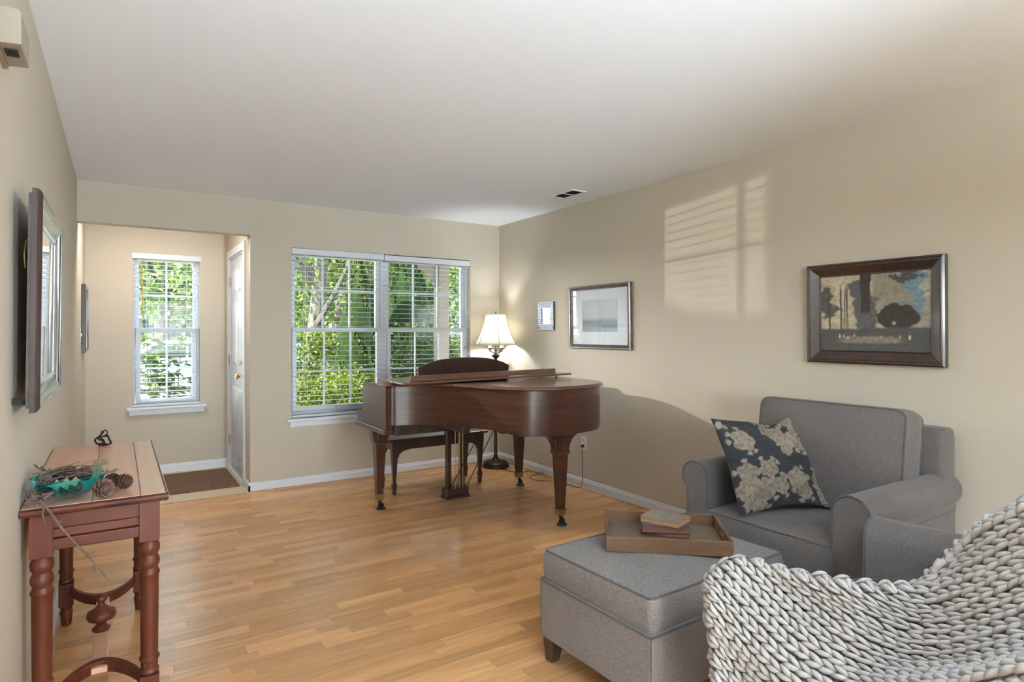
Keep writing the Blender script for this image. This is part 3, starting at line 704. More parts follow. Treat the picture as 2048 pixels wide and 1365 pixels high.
# lid: main leaf
lo = [p for p in outline if p[1] < 4.21]
lo = [(1.590, 4.21)] + [p for p in S if p[1] < 4.2] + [(3.01, 4.21)]
lid = MB(); R0 = outs(lo, .012); R1 = outs(lo, .024); R2 = outs(lo, .022); R3 = outs(lo, .006)
lid.loops([[(x, y_, ZT + .001) for x, y_ in R0], [(x, y_, ZT + .008) for x, y_ in R1], [(x, y_, ZT + .014) for x, y_ in R2], [(x, y_, ZT + .026) for x, y_ in R3]])
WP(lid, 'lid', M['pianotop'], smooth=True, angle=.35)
# folded front flap lying on the lid
fl_ = MB()
def slab(c0, c1, c2, c3, t):
    vs = [Vector(c) for c in (c0, c1, c2, c3)]
    e = [v.copy() for v in vs]
    for v in e: v.z += t
    return [tuple(v) for v in vs + e], [(3, 2, 1, 0), (4, 5, 6, 7), (0, 1, 5, 4), (1, 2, 6, 5), (2, 3, 7, 6), (3, 0, 4, 7)]
fl_.add(*slab((1.605, 3.835, .973), (3.035, 3.815, .992), (3.03, 4.215, .988), (1.585, 4.215, .984), .014))
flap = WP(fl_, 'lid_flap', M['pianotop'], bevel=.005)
WP(MB().add(*slab((1.69, 3.893, .990), (2.915, 3.868, 1.005), (2.915, 3.888, 1.005), (1.69, 3.913, .990), .040)), 'flap_rail', M['pianotop'], bevel=.003)
for x in (1.95, 2.45, 2.80):
    WP(MB().lathe([(.006, 0), (.006, .004), (.001, .005)], 8, (x, 3.885, 1.032 + (x - 1.69) * .0123)), 'bumper', M['black'])
WP(MB().lathe([(.014, 0), (.014, .003), (.005, .005), (.005, .012), (.012, .014), (.001, .018)], 10, (2.93, 3.88, .972)), 'rest_knob', M['black'], smooth=True)
# music desk, seen from behind
arc = [(1.885, .965), (1.880, 1.068)] + [(1.880 + .80 * t, 1.068 + .068 * (1 - abs(2 * t - 1) ** 2.6)) for t in [i / 16 for i in range(1, 16)]] + [(2.685, 1.062), (2.672, .965)]
dm = MB()
for a0 in (0,):
    n_ = len(arc); vs = [(x, 4.20 + (z - .965) * -.10, z) for x, z in arc] + [(x, 4.218 + (z - .965) * -.10, z) for x, z in arc]
    dm.add(vs, [tuple(reversed(range(n_))), tuple(range(n_, 2 * n_))] + [(i, (i + 1) % n_, n_ + (i + 1) % n_, n_ + i) for i in range(n_)])
WP(dm, 'music_desk', M['pianodk'], bevel=.003)
# cheeks (arms) either side of the keys
for nm, x0 in (('cheek', 1.588), ('cheek', 2.962)):
    pr_ = [(4.10, .638), (4.705, .638), (4.715, .70), (4.712, .735), (4.700, .742), (4.672, .736), (4.655, .722), (4.625, .725), (4.600, .740), (4.585, .765), (4.578, .80), (4.580, .86), (4.572, .90), (4.560, ZT), (4.10, ZT)]
    WP(MB().prism(pr_, x0, x0 + .05, 'x'), nm, M['piano'], bevel=.002)
WP(MB().box(1.60, 3.0, 4.36, 4.60, .64, .79), 'fallboard', M['pianodk'], bevel=.01)
WP(MB().box(1.60, 3.0, 4.60, 4.68, .64, .70), 'key_slip', M['pianodk'], bevel=.004)
WP(MB().box(1.572, 3.028, 4.10, 4.725, .600, .638), 'keybed', M['piano'], bevel=.008)
ub = MB().box(1.64, 2.96, 4.04, 4.12, .60, .672).box(2.0, 2.06, 3.72, 4.05, .63, .672).box(2.6, 2.66, 3.40, 4.1, .62, .672).box(2.25, 2.95, 3.60, 3.66, .62, .672)
WP(ub, 'underframe', M['pianodk'], bevel=.004)
# legs
def cove(mb, dx, dy, ztop, zlow, r0, r1, w):
    """concave bracket: from column face r0 out to r1 at top"""
    pts = [(r0, zlow), (r0 + .006, zlow)]
    for i in range(9):
        a = PI / 2 * i / 8
        pts.append((r0 + .012 + (r1 - r0 - .012) * (1 - math.cos(a)), zlow + .008 + (ztop - .012 - zlow - .008) * math.sin(a)))
    pts += [(r1 + .004, ztop - .01), (r1 + .004, ztop), (r0, ztop)]
    n_ = len(pts)
    side = Vector((-dy, dx, 0)); d = Vector((dx, dy, 0))
    vs = [tuple(d * p + side * w + Vector((0, 0, z))) for p, z in pts] + [tuple(d * p - side * w + Vector((0, 0, z))) for p, z in pts]
    mb.add(vs, [tuple(range(n_)), tuple(reversed(range(n_, 2 * n_)))] + [(i, n_ + i, n_ + (i + 1) % n_, (i + 1) % n_) for i in range(n_)])
def piano_leg(x, y_, ztop, brk, yaw=0):
    T = Matrix.Translation((x, y_, 0))
    mb = MB()
    def sq(h, z): return [(-h, -h, z), (h, -h, z), (h, h, z), (-h, h, z)]
    mb.loops([sq(.0245, .118), sq(.040, .50)], M=T)
    lg = WP(mb, 'leg', M['piano'], bevel=.003)
    cap = MB().loops([sq(.046, .495), sq(.050, .502), sq(.050, .512), sq(.046, .520), sq(.046, ztop)], M=T)
    for (dx, dy, r) in brk:
        sub = MB(); cove(sub, dx, dy, ztop, .512, .046, r, .030); cap.add(sub.v, sub.f, T)
    WP(cap, 'leg_bracket', M['piano'], bevel=.002)
    fe = MB().loops([sq(.024, .072), sq(.0275, .080), sq(.0275, .108), sq(.031, .112), sq(.031, .118), sq(.0255, .119)], M=T)
    WP(fe, 'ferrule', M['brass'], parent=pn)
    cs = MB(); cs.lathe([(.009, .050), (.009, .074)], 10, (x, y_, 0))
    cs.tube([(x, y_, .058), (x + .010, y_ - .004, .050), (x + .019, y_ - .006, .034)], .012, 8)
    Tw = Matrix.Translation((x + .012, y_ - .004, .030)) @ Matrix.Rotation(.5, 4, 'Z') @ Matrix.Rotation(PI / 2, 4, 'Y')
    cs.lathe([(.006, -.013), (.018, -.012), (.021, 0), (.018, .012), (.006, .013)], 14, M=Tw)
    WP(cs, 'caster', M['black'], smooth=True)
    return (x + .012, y_ - .004)
cupp = []
cupp.append(piano_leg(1.648, 4.385, .600, [(1, 0, .14), (0, 1, .13), (0, -1, .12), (-1, 0, .065)]))
cupp.append(piano_leg(2.925, 4.41, .600, [(-1, 0, .14), (0, -1, .12), (0, 1, .13)]))
cupp.append(piano_leg(2.560, 3.345, .645, [(1, 0, .17), (-1, 0, .17), (0, 1, .13), (0, -1, .08)]))
for (x, y_), lb in zip(cupp, ('dark glass coaster under the front left piano leg, nearest the bench end', 'dark glass coaster under the piano leg nearest the floor lamp', 'dark glass coaster under the tail leg of the piano')):
    o = MB().lathe([(.034, 0), (.037, .004), (.034, .011), (.029, .011), (.024, .006), (.001, .006)], 20).build('caster_cup', M['black'], smooth=True)
    o.location = (x, y_, 0); tag(o, lb, 'coaster')
# pedal lyre
LX, LY = 2.215, 4.235
ly = MB().box(LX - .105, LX + .105, LY - .045, LY + .055, .040, .060).box(LX - .098, LX + .098, LY - .038, LY + .050, .060, .118)
WP(ly, 'pedal_box', M['pianodk'], bevel=.004)
for s in (-.062, .055):
    WP(MB().box(LX + s - .020, LX + s + .020, LY - .012, LY + .022, .118, .60), 'lyre_post', M['pianodk'], bevel=.003)
WP(MB().box(LX - .085, LX + .085, LY - .016, LY + .03, .535, .60), 'lyre_head', M['pianodk'], bevel=.003)
for x in (-.03, .004, .036):
    WP(MB().tube([(LX + x + .012, LY - .032, .070), (LX + x + .012, LY - .028, .60)], .0028, 6), 'pedal_rod', M['brass'])
    WP(MB().tube([(LX + x * 1.6, LY + .05, .066), (LX + x * 1.6, LY + .14, .062)], .010, 8, taper=None), 'pedal', M['brassb'], smooth=True)
WP(MB().tube([(LX - .085, LY - .036, .095), (LX + .06, LY - .30, .60)], .0035, 6), 'brace_rod', M['black'])
WP(MB().tube([(LX + .080, LY - .036, .125), (LX + .17, LY - .30, .60)], .0035, 6), 'brace_rod', M['black'])

# bench
bn = empty('piano_bench', (2.30, 4.835, 0), 0, 'dark wooden piano bench with tapered legs standing behind the piano', 'bench')
MB().box(-.465, .465, -.175, .185, .437, .460).build('seat_top', M['pianodk'], bn, bevel=.008)
MB().box(-.425, .425, -.150, .160, .365, .437).build('apron', M['pianodk'], bn, bevel=.003)
for sx_ in (-1, 1):
    for sy_ in (-1, 1):
        T = Matrix.Translation((sx_ * .403, .005 + sy_ * .134, 0))
        def sq(h, z): return [(-h, -h, z), (h, -h, z), (h, h, z), (-h, h, z)]
        MB().loops([sq(.013, 0), sq(.0165, .055), sq(.020, .085), sq(.012, .10), sq(.026, .365), sq(.028, .437)], M=T).build('leg', M['pianodk'], bn, bevel=.002)
        br = MB(); cove(br, -sx_, 0, .372, .30, .024, .13, .012); MB().add(br.v, br.f, T).build('bracket', M['pianodk'], bn)

# ------------------------------------------------------------------ floor lamp
LPx, LPy = 3.140, 5.150
lp = empty('floor_lamp', (LPx, LPy, 0), 0, 'bronze floor lamp with cream bell shade and candle arms in the corner', 'lamp')
MB().lathe([(.128, 0), (.134, .008), (.134, .022), (.122, .034), (.124, .044), (.105, .058), (.052, .066), (.034, .078), (.022, .098), (.017, .105)], 40).build('base', M['bronze'], lp, smooth=True, angle=.9)
MB().lathe([(.016, .10), (.022, .108), (.022, .116), (.0165, .124), (.0165, 1.02), (.02, 1.03), (.02, 1.045), (.012, 1.05), (.016, 1.07), (.038, 1.092), (.044, 1.105), (.02, 1.102), (.012, 1.12), (.010, 1.24), (.006, 1.25), (.004, 1.515)], 20).build('pole', M['bronze'], lp, smooth=True, angle=.9)
for k in range(4):
    a = .35 + k * PI / 2
    c, s = math.cos(a), math.sin(a)
    pts = [(.012 * c, .012 * s, 1.10), (.03 * c, .03 * s, 1.125), (.052 * c, .052 * s, 1.135), (.070 * c, .070 * s, 1.142), (.082 * c, .082 * s, 1.150), (.084 * c, .084 * s, 1.168)]
    arm = MB().tube(bezier(pts, 4), .0042, 8).lathe([(.004, 1.160), (.012, 1.163), (.030, 1.172), (.031, 1.176), (.010, 1.178)], 14, (.084 * c, .084 * s, 0)).build('candle_arm', M['bronze'], lp, smooth=True)
    MB().lathe([(.0105, 1.176), (.0105, 1.235), (.001, 1.236)], 12, (.084 * c, .084 * s, 0)).build('candle_sleeve', M['candle'], arm, smooth=True)
# hexagonal bell shade
def shade_r(t): return .104 + (.218 - .104) * (t ** 1.9 * .72 + t * .28)
sh = MB(); nseg = 48; rings = []; z0s, z1s = 1.507, 1.205
for k in range(15):
    t = k / 14; R = shade_r(t); ring = []
    for i in range(nseg):
        a = 2 * PI * i / nseg + .15; q = ((i % 8) / 8 - .5) * (PI / 3)
        rr = R * (math.cos(PI / 6) / math.cos(q) * .55 + .45)
        ring.append((rr * math.cos(a), rr * math.sin(a), z0s + (z1s - z0s) * t))
    rings.append(ring)
sh.loops(rings, True, False)
so = sh.build('lamp_shade', M['shade'], lp, smooth=True)
sm_ = so.modifiers.new('thick', 'SOLIDIFY'); sm_.thickness = .003
for k in range(6):
    i = k * 8
    MB().tube([tuple(Vector(r_[i]) * 1.0 + Vector((r_[i][0], r_[i][1], 0)) * .006) for r_ in rings], .0026, 6).build('seam', M['seam'], so, smooth=True)
for rg in (rings[0], rings[-1]):
    MB().tube(rg, .0035, 6, closed=True).build('trim_band', M['shade'], so, smooth=True)
sp = MB()
for k in range(3):
    a = k * 2 * PI / 3; sp.tube([(0, 0, 1.505), (.10 * math.cos(a), .10 * math.sin(a), 1.505)], .0015, 5)
sp.build('shade_spider', M['bronze'], lp)
MB().lathe([(.003, 1.505), (.009, 1.512), (.009, 1.516), (.004, 1.519), (.009, 1.527), (.006, 1.535), (.001, 1.537)], 12).build('finial', M['bronze'], lp, smooth=True)
# lamp cord
pts = [atz(x, y_, .004) for x, y_ in [(1003, 938), (1012, 941), (1022, 943.5), (1034, 944.5), (1050, 944.2), (1062, 942.5)]]
P2 = [atz(x, y_, .004) for x, y_ in [(1060, 953), (1063, 957), (1071, 960.5), (1088, 962.2), (1100, 962.6), (1115, 965), (1130, 969)]]
cc = [Vector(p) for p in pts] + [Vector((3.296, 4.66, .012)), Vector((3.312, 4.60, .03)), Vector((3.300, 4.585, .018))] + [Vector(p) for p in P2]
cc = [Vector((min(p.x, 3.312), p.y, p.z)) for p in cc]
cc += [Vector((3.300, 4.045, .004)), Vector((3.312, 4.03, .03)), Vector((3.316, 4.02, .10)), Vector((3.322, 4.025, .20)), Vector((3.326, 4.035, .30)), Vector((3.322, 4.035, .345)), Vector((3.310, 4.033, .360)), Vector((3.318, 4.03, .362))]
cd = MB().tube(bezier(cc, 6), .0028, 6).build('lamp_cord', M['cord'], smooth=True)
tag(cd, 'thin black lamp cord snaking over the floor from the lamp to the wall outlet', 'cord')
MB().box(3.312, 3.336, 4.018, 4.042, .350, .372).build('plug', M['cord'], cd, bevel=.003)

# ------------------------------------------------------------------ pine console table
TB = empty('console_table', (-.058, 2.90, 0), 0, 'red-brown pine console table with turned legs against the left wall', 'table')
tx0, tx1, ty0, ty1 = -.247, .134, 2.315, 3.49
TZ = .80
xs = [tx0, -.07, .062, tx1]
for a, b_ in zip(xs[:-1], xs[1:]):
    WP(MB().box(a + .0008, b_ - .0008, ty0 + .012, ty1 - .012, TZ - .022, TZ), 'top_board', M['pinetop_lit'], TB, bevel=.0012)
rs = [(0, TZ - .024), (0, TZ - .004), (-.010, TZ - .001)]
prof = [(.0, TZ - .001), (.010, TZ - .006), (.014, TZ - .014), (.010, TZ - .022), (.001, TZ - .026)]
ed = MB()
for (ya, yb, dy) in ((ty0 + .012, ty0 + .012, -1), (ty1 - .012, ty1 - .012, 1)):
    ed.loops([[(tx0, ya + dy * p, z) for p, z in prof] + [(tx0, ya + dy * -.004, TZ - .026), (tx0, ya - dy * .004, TZ - .001)], [(tx1 + .006, ya + dy * p, z) for p, z in prof] + [(tx1 + .006, ya - dy * .004, TZ - .026), (tx1 + .006, ya - dy * .004, TZ - .001)]])
ed.loops([[(tx1 - .002 + p * .7, ty0 + .004, z) for p, z in prof] + [(tx1 - .004, ty0 + .004, TZ - .026)], [(tx1 - .002 + p * .7, ty1 - .004, z) for p, z in prof] + [(tx1 - .004, ty1 - .004, TZ - .026)]])
WP(ed, 'edge_moulding', M['pineh'], TB)
lx0, lx1, ly0, ly1 = -.198, .088, 2.375, 3.43
ap = MB()
def apron(y_, dy):
    q = MB(); q.box(lx0, lx1, y_ - .009, y_ + .009, .665, TZ - .024)
    return q
a_ = MB().box(lx0, lx1, ly0 - .018, ly0 + .004, .722, TZ - .024); WP(a_, 'apron', M['pineh'], TB, bevel=.004)
WP(MB().box(lx0, lx1, ly0 - .012, ly0 + .004, .692, .7205), 'apron', M['pineh'], TB, bevel=.004)
WP(MB().box(lx0, lx1, ly0 - .018, ly0 + .004, .655, .6905), 'apron', M['pineh'], TB, bevel=.004)
WP(MB().box(lx0, lx1, ly1 - .01, ly1 + .012, .655, TZ - .024), 'apron', M['pineh'], TB, bevel=.003)
for x in (lx0 - .010, lx1 - .010):
    WP(MB().box(x, x + .02, ly0, ly1, .655, TZ - .024), 'side_apron', M['pinetop_lit'], TB, bevel=.003)
legp = [(.012, 0), (.020, .004), (.0225, .035), (.026, .062), (.020, .074), (.024, .080), (.024, .086), (.020, .094)]
legp2 = [(.020, .192), (.029, .198), (.029, .206), (.025, .212), (.0255, .236), (.030, .241), (.030, .249), (.0255, .254), (.0275, .48), (.028, .520),
         (.0305, .524), (.031, .530), (.027, .538), (.024, .545), (.0295, .556), (.031, .567), (.029, .578), (.025, .586), (.024, .590), (.0295, .600), (.0315, .612), (.030, .624), (.025, .632), (.023, .637), (.026, .640)]
legm = MB(); legm.lathe(legp, 24); legm.box(-.028, .028, -.028, .028, .094, .192); legm.lathe(legp2, 24); legm.box(-.029, .029, -.029, .029, .640, TZ - .024)
lg0 = legm.build('leg', M['pine'], TB, smooth=True, angle=.6, bevel=.0)
locs = [(x - TB.location.x, y_ - TB.location.y, 0) for x in (lx0, lx1) for y_ in (ly0, ly1)]
for i, L_ in enumerate(locs):
    o = lg0 if i == 0 else lg0.copy()
    if i: COL.objects.link(o); o.parent = TB
    o.location = L_
def arcs(yend, bow):
    pts = []
    for i in range(17):
        t = i / 16; pts.append((lx0 + .02 + (lx1 - lx0 - .04) * t, yend + bow * math.sin(PI * t) ** .8))
    inner = [(x, y_ - (.034 if bow < 0 else -.034)) for x, y_ in pts]
    return pts, inner
for yend, bow in ((ly1 - .02, -.17), (ly0 + .02, .17)):
    a_, b_ = arcs(yend, bow); n_ = len(a_)
    rings = [[(a_[i][0], a_[i][1], .142), (b_[i][0], b_[i][1] + (.034 if bow < 0 else -.034) * 0, .142), (b_[i][0], b_[i][1], .182), (a_[i][0], a_[i][1], .182)] for i in range(n_)]
    WP(MB().loops(rings), 'curved_stretcher', M['pineh'], TB, bevel=.003)
cx = (lx0 + lx1) / 2
WP(MB().box(cx - .024, cx + .024, ly0 + .17, ly1 - .17, .150, .170), 'centre_stretcher', M['pinetop_lit'], TB, bevel=.003)
WP(MB().lathe([(.030, .170), (.032, .178), (.024, .184), (.015, .194), (.020, .203), (.044, .214), (.050, .228), (.046, .243), (.026, .254), (.018, .262), (.012, .270), (.012, .278), (.019, .286), (.020, .296), (.014, .305), (.001, .308)], 28, (cx, 2.87, 0)), 'finial', M['pine'], TB, smooth=True, angle=1.0)

# ---- things on the table
def pinecone(R, Lh, seed, n=70):
    rd = random.Random(seed); mb = MB()
    core = [(R * .62 * math.sin(PI * min(1, t * 1.0)) ** .6 + .001, -Lh / 2 + Lh * t) for t in [i / 8 for i in range(9)]]
    mb.lathe(core, 10)
    for i in range(n):
        t = (i + .5) / n; z = -Lh / 2 + Lh * (t * .97); rr = R * (math.sin(PI * min(.985, .16 + t * .80)) ** .75)
        a = i * 2.39996
        s = R * .36 * (.6 + .6 * math.sin(PI * t)); up = .35 + .9 * t
        d = Vector((math.cos(a), math.sin(a), 0)); sd = Vector((-d.y, d.x, 0)); u_ = (d * math.cos(up) + Vector((0, 0, 1)) * math.sin(up)).normalized()
        nrm = u_.cross(sd)
        p0 = d * rr * .45 + Vector((0, 0, z - s * .5)); p1 = p0 + u_ * (rr * .62)
        w_ = s * .75; th = s * .16
        vs = [p0 - sd * w_ * .35, p0 + sd * w_ * .35, p1 + sd * w_, p1 + u_ * s * .28, p1 - sd * w_, p1 + nrm * th * 1.6 + u_ * .0, p0 + nrm * th]
        mb.add([tuple(v) for v in vs], [(0, 1, 2, 3, 4), (6, 1, 2, 5), (5, 2, 3), (5, 3, 4), (6, 5, 4, 0), (0, 6, 1)])
    return mb
def place_cone(loc, R, Lh, seed, rot, label, group=None):
    o = pinecone(R, Lh, seed).build('pine_cone', M['cone']); o.location = loc; o.rotation_euler = rot
    return tag(o, label, 'pine cone', group)
# bowl
BX, BY = -.136, 2.425
bw = MB()
Rb = .100; pr1 = []; pr2 = []
for i in range(13):
    t = i / 12; pr1.append((max(.001, Rb * math.sin(t * PI / 2 * 1.0) ** .9), .002 + .070 * (1 - math.cos(t * PI / 2)) ** 1.0))
for i in range(13):
    t = 1 - i / 12; pr2.append((max(.001, (Rb - .003) * math.sin(t * PI / 2) ** .9), .006 + .067 * (1 - math.cos(t * PI / 2))))
bw.lathe(pr1 + pr2, 48)
bo = bw.build('glass_bowl', M['teal'], smooth=True, angle=1.2); bo.location = (BX, BY, TZ)
tag(bo, 'round teal glass bowl filled with pine cones and dry oak leaves on the pine table', 'bowl')
place_cone((-.038, 2.352, TZ + .032), .031, .060, 1, (1.35, 0, .5), 'large reddish-brown pine cone lying right beside the glass bowl')
place_cone((.018, 2.440, TZ + .028), .027, .052, 2, (1.45, 0, 1.1), 'small dark pine cone lying alone on the open table top')
place_cone((-.018, 2.490, TZ + .026), .025, .050, 3, (1.3, .3, -.6), 'dark pine cone half hidden behind the large reddish cone')
bg_ = 'pine cones heaped in the glass bowl'
spots = [((BX - .055, BY - .02, .853), .026, .05, (1.2, .2, .3), 'reddish pine cone at the left end of the bowl heap'), ((BX + .0, BY + .02, .868), .032, .045, (.3, .3, 0), 'open grey-brown pine cone on top of the bowl, scales spread'), ((BX + .045, BY + .03, .868), .024, .05, (.9, -.4, .7), 'small dark pine cone at the right of the bowl heap, beside the leaves'), ((BX + .01, BY - .025, .835), .030, .06, (1.4, .1, 1.4), 'dark pine cone deep in the glass bowl seen through its side'), ((BX - .02, BY + .055, .855), .026, .05, (1.2, .4, 2.2), 'pine cone at the back of the bowl next to the wall')]
for i, (p_, R, Lh, rt, lb) in enumerate(spots): place_cone(p_, R, Lh, 10 + i, rt, lb, bg_)
def oak_leaf(L_, w_, curl, seed):
    rd = random.Random(seed); n_ = 40; mb = MB(); top = []; bot = []
    for i in range(n_ + 1):
        t = i / n_; env = math.sin(PI * min(1, t * .93 + .05)) ** .7
        tri = lambda q: 2 * abs((q % 1) - .5); lob = .22 + .78 * tri(t * 3.4 + .2) ** 1.3
        e = w_ * env * lob; e2 = w_ * env * (.22 + .78 * tri(t * 3.4 + .33) ** 1.3)
        z = curl * (t - .5) ** 2 * 4 * L_ * .4
        top.append((t * L_ + e * .25, e, z + curl * e * .5)); bot.append((t * L_ + e2 * .25, -e2, z + curl * e2 * .5))
    mid = [(i / n_ * L_, 0, curl * (i / n_ - .5) ** 2 * 4 * L_ * .4) for i in range(n_ + 1)]
    mb.loops([top, mid, bot], False, False); mb.tube([(-.03, 0, curl * L_ * .4)] + mid[::8], .0008, 4)
    return mb
def place_leaf(name, loc, L_, w_, curl, seed, rot, mat, label):
    o = oak_leaf(L_, w_, curl, seed).build(name, mat); o.location = loc; o.rotation_euler = rot
    s_ = o.modifiers.new('thick', 'SOLIDIFY'); s_.thickness = .0007
    return tag(o, label, 'leaf', 'dry oak leaves in the bowl')
place_leaf('oak_leaf', (BX + .035, BY + .04, .868), .088, .032, .25, 1, (.35, -.25, .5), M['dryleaf'], 'olive oak leaf sticking up at the right rim of the bowl')
place_leaf('oak_leaf', (BX + .055, BY - .0, .864), .085, .026, .15, 2, (.2, -.05, .0), M['dryleaf'], 'long brown oak leaf reaching right from the bowl over the loose cones')
place_leaf('oak_leaf', (BX - .048, BY - .050, .848), .085, .026, .3, 3, (.9, -.1, .1), M['dryleaf2'], 'tan oak leaf pressed inside the front of the glass bowl')
place_leaf('oak_leaf', (BX - .03, BY + .03, .872), .075, .028, .3, 4, (.6, -.4, 2.9), M['dryleaf'], 'small curled oak leaf pointing at the wall from the bowl')
place_leaf('oak_leaf', (BX - .05, BY + .01, .872), .09, .030, .2, 5, (.3, -.1, .7), M['cone'], 'dark red-brown oak leaf lying over the top of the bowl heap')
tw = MB(); rd = random.Random(5)
for i in range(16):
    a = rd.uniform(-.5, .9); c = Vector((BX + rd.uniform(-.05, .05), BY + rd.uniform(-.04, .05), .875 + rd.uniform(-.01, .012))); L_ = rd.uniform(.03, .065)
    d = Vector((math.cos(a), math.sin(a), rd.uniform(-.1, .35)))
    tw.tube([c - d * L_, c + Vector((0, 0, .006)), c + d * L_], rd.uniform(.0008, .002), 5)
tag(tw.build('twig_heap', M['twig']), 'loose heap of thin dry twigs on top of the bowl', 'twigs', kind='stuff')
# branch draped over the front edge
bp_ = [Vector((-.235, 2.33, TZ + .012)), Vector((-.20, 2.31, TZ + .022)), aty(88, 1012, 2.30), aty(104, 1030, 2.285), aty(124, 1058, 2.28), aty(148, 1084, 2.28), aty(170, 1106, 2.275), aty(190, 1128, 2.27), aty(203, 1144, 2.268), aty(217, 1161, 2.265)]
br = MB(); P = bezier(bp_, 4); n_ = len(P)
br.tube(P, .0048, 7, taper=[1 - .62 * i / n_ for i in range(n_)])
def tw_(pts, Y, r): br.tube([aty(x, y_, Y) for x, y_ in pts], r, 6, taper=[1 - .5 * i / len(pts) for i in range(len(pts))])
tw_([(155, 1090), (158, 1103), (152, 1114)], 2.272, .003); tw_([(170, 1107), (180, 1108), (190, 1104)], 2.272, .003); tw_([(189, 1128), (189, 1140), (193, 1146)], 2.268, .003)
tw_([(88, 1012), (85, 1030), (90, 1050)], 2.29, .003); tw_([(116, 1044), (123, 1044), (124, 1038)], 2.28, .003)
for i in range(9):
    a = rd.uniform(0, 6.28); c = Vector((-.205, 2.355, TZ + .018)); q = [c + Vector((.032 * math.cos(a + t) + rd.uniform(-.01, .01), .03 * math.sin(a + t), rd.uniform(-.006, .03))) for t in (0, .9, 1.8, 2.7)]
    q = [Vector((max(p_.x, -.243), p_.y, max(p_.z, TZ + .004))) for p_ in q]
    br.tube(bezier(q, 3), rd.uniform(.0025, .005), 6)
tag(br.build('dry_branch', M['twig'], smooth=True), 'knotted dry branch draped over the near left corner of the pine table', 'branch')
# bronze figurine at the far end
fg = MB(); c0 = Vector((-.058, 3.44, TZ))
def FP(x, z, y_=0): return c0 + Vector((x * .84, -x * .54 + y_, z))
fg.tube(bezier([FP(-.012, .003), FP(-.030, .010), FP(-.040, .026), FP(-.024, .040), FP(-.008, .055), FP(-.002, .066)], 5), .0042, 8)
fg.tube(bezier([FP(-.012, .004), FP(.012, .004), FP(.036, .012), FP(.028, .028), FP(.022, .044), FP(.012, .046)], 5), .0042, 8)
fg.tube(bezier([FP(-.002, .066), FP(.010, .073), FP(.018, .064), FP(.016, .050)], 5), .0026, 8)
fg.tube(bezier([FP(-.022, .030), FP(-.004, .026), FP(.002, .010), FP(-.008, .004)], 4), .0062, 8)
fg.tube([FP(-.02, .006), FP(.008, .006)], .008, 8)
fg.tube(bezier([FP(-.020, .034), FP(-.010, .040), FP(.010, .048)], 4), .0040, 8)
for x, z, r_ in ((-.004, .064, .007), (.013, .047, .008), (-.016, .032, .009)):
    fg.lathe([(max(.0006, r_ * math.sin(PI * i / 8)), -r_ * math.cos(PI * i / 8)) for i in range(9)], 10, tuple(FP(x, z)))
tag(fg.build('bronze_figurine', M['bronze'], smooth=True), 'small bronze figurine of entwined loops at the far end of the pine table', 'figurine')

# ------------------------------------------------------------------ upholstery
def pillow_box(w, d, h, r, crown, n=14, sag=0.):
    """rounded box cushion centred in x,y ; z 0..h with crowned top; returns MB + piping paths"""
    ring = rrect(w, d, r, 5); m = len(ring)
    mb = MB(); levels = [(0, -.012), (.0, 0), (.12, .006), (.35, .010), (.65, .010), (.88, .006), (1.0, 0)]
    rings = []
    for (t, o) in levels[1:]:
        rings.append([(x * (1 + 2 * o / w), y_ * (1 + 2 * o / d), h * t) for x, y_ in ring])
    mb.loops(rings, True, False)
    for sgn, z0 in ((1, h), (-1, 0)):
        rr = []
        for k in range(9):
            s = 1 - k / 8
            q = 1 - s ** 3
            rr.append([(x * s, y_ * s, z0 + sgn * crown * (1 if sgn > 0 else .2) * q) for x, y_ in ring])
        mb.loops(rr, True, False)
    return mb, [(x, y_) for x, y_ in ring]
def piping(ring, z, r=.0045, name='piping', parent=None, M4=None, mat=None):
    mb = MB().tube([(x, y_, z) for x, y_ in ring], r, 6, closed=True, M=M4)
    return mb.build(name, mat or M['pipe'], parent, smooth=True)

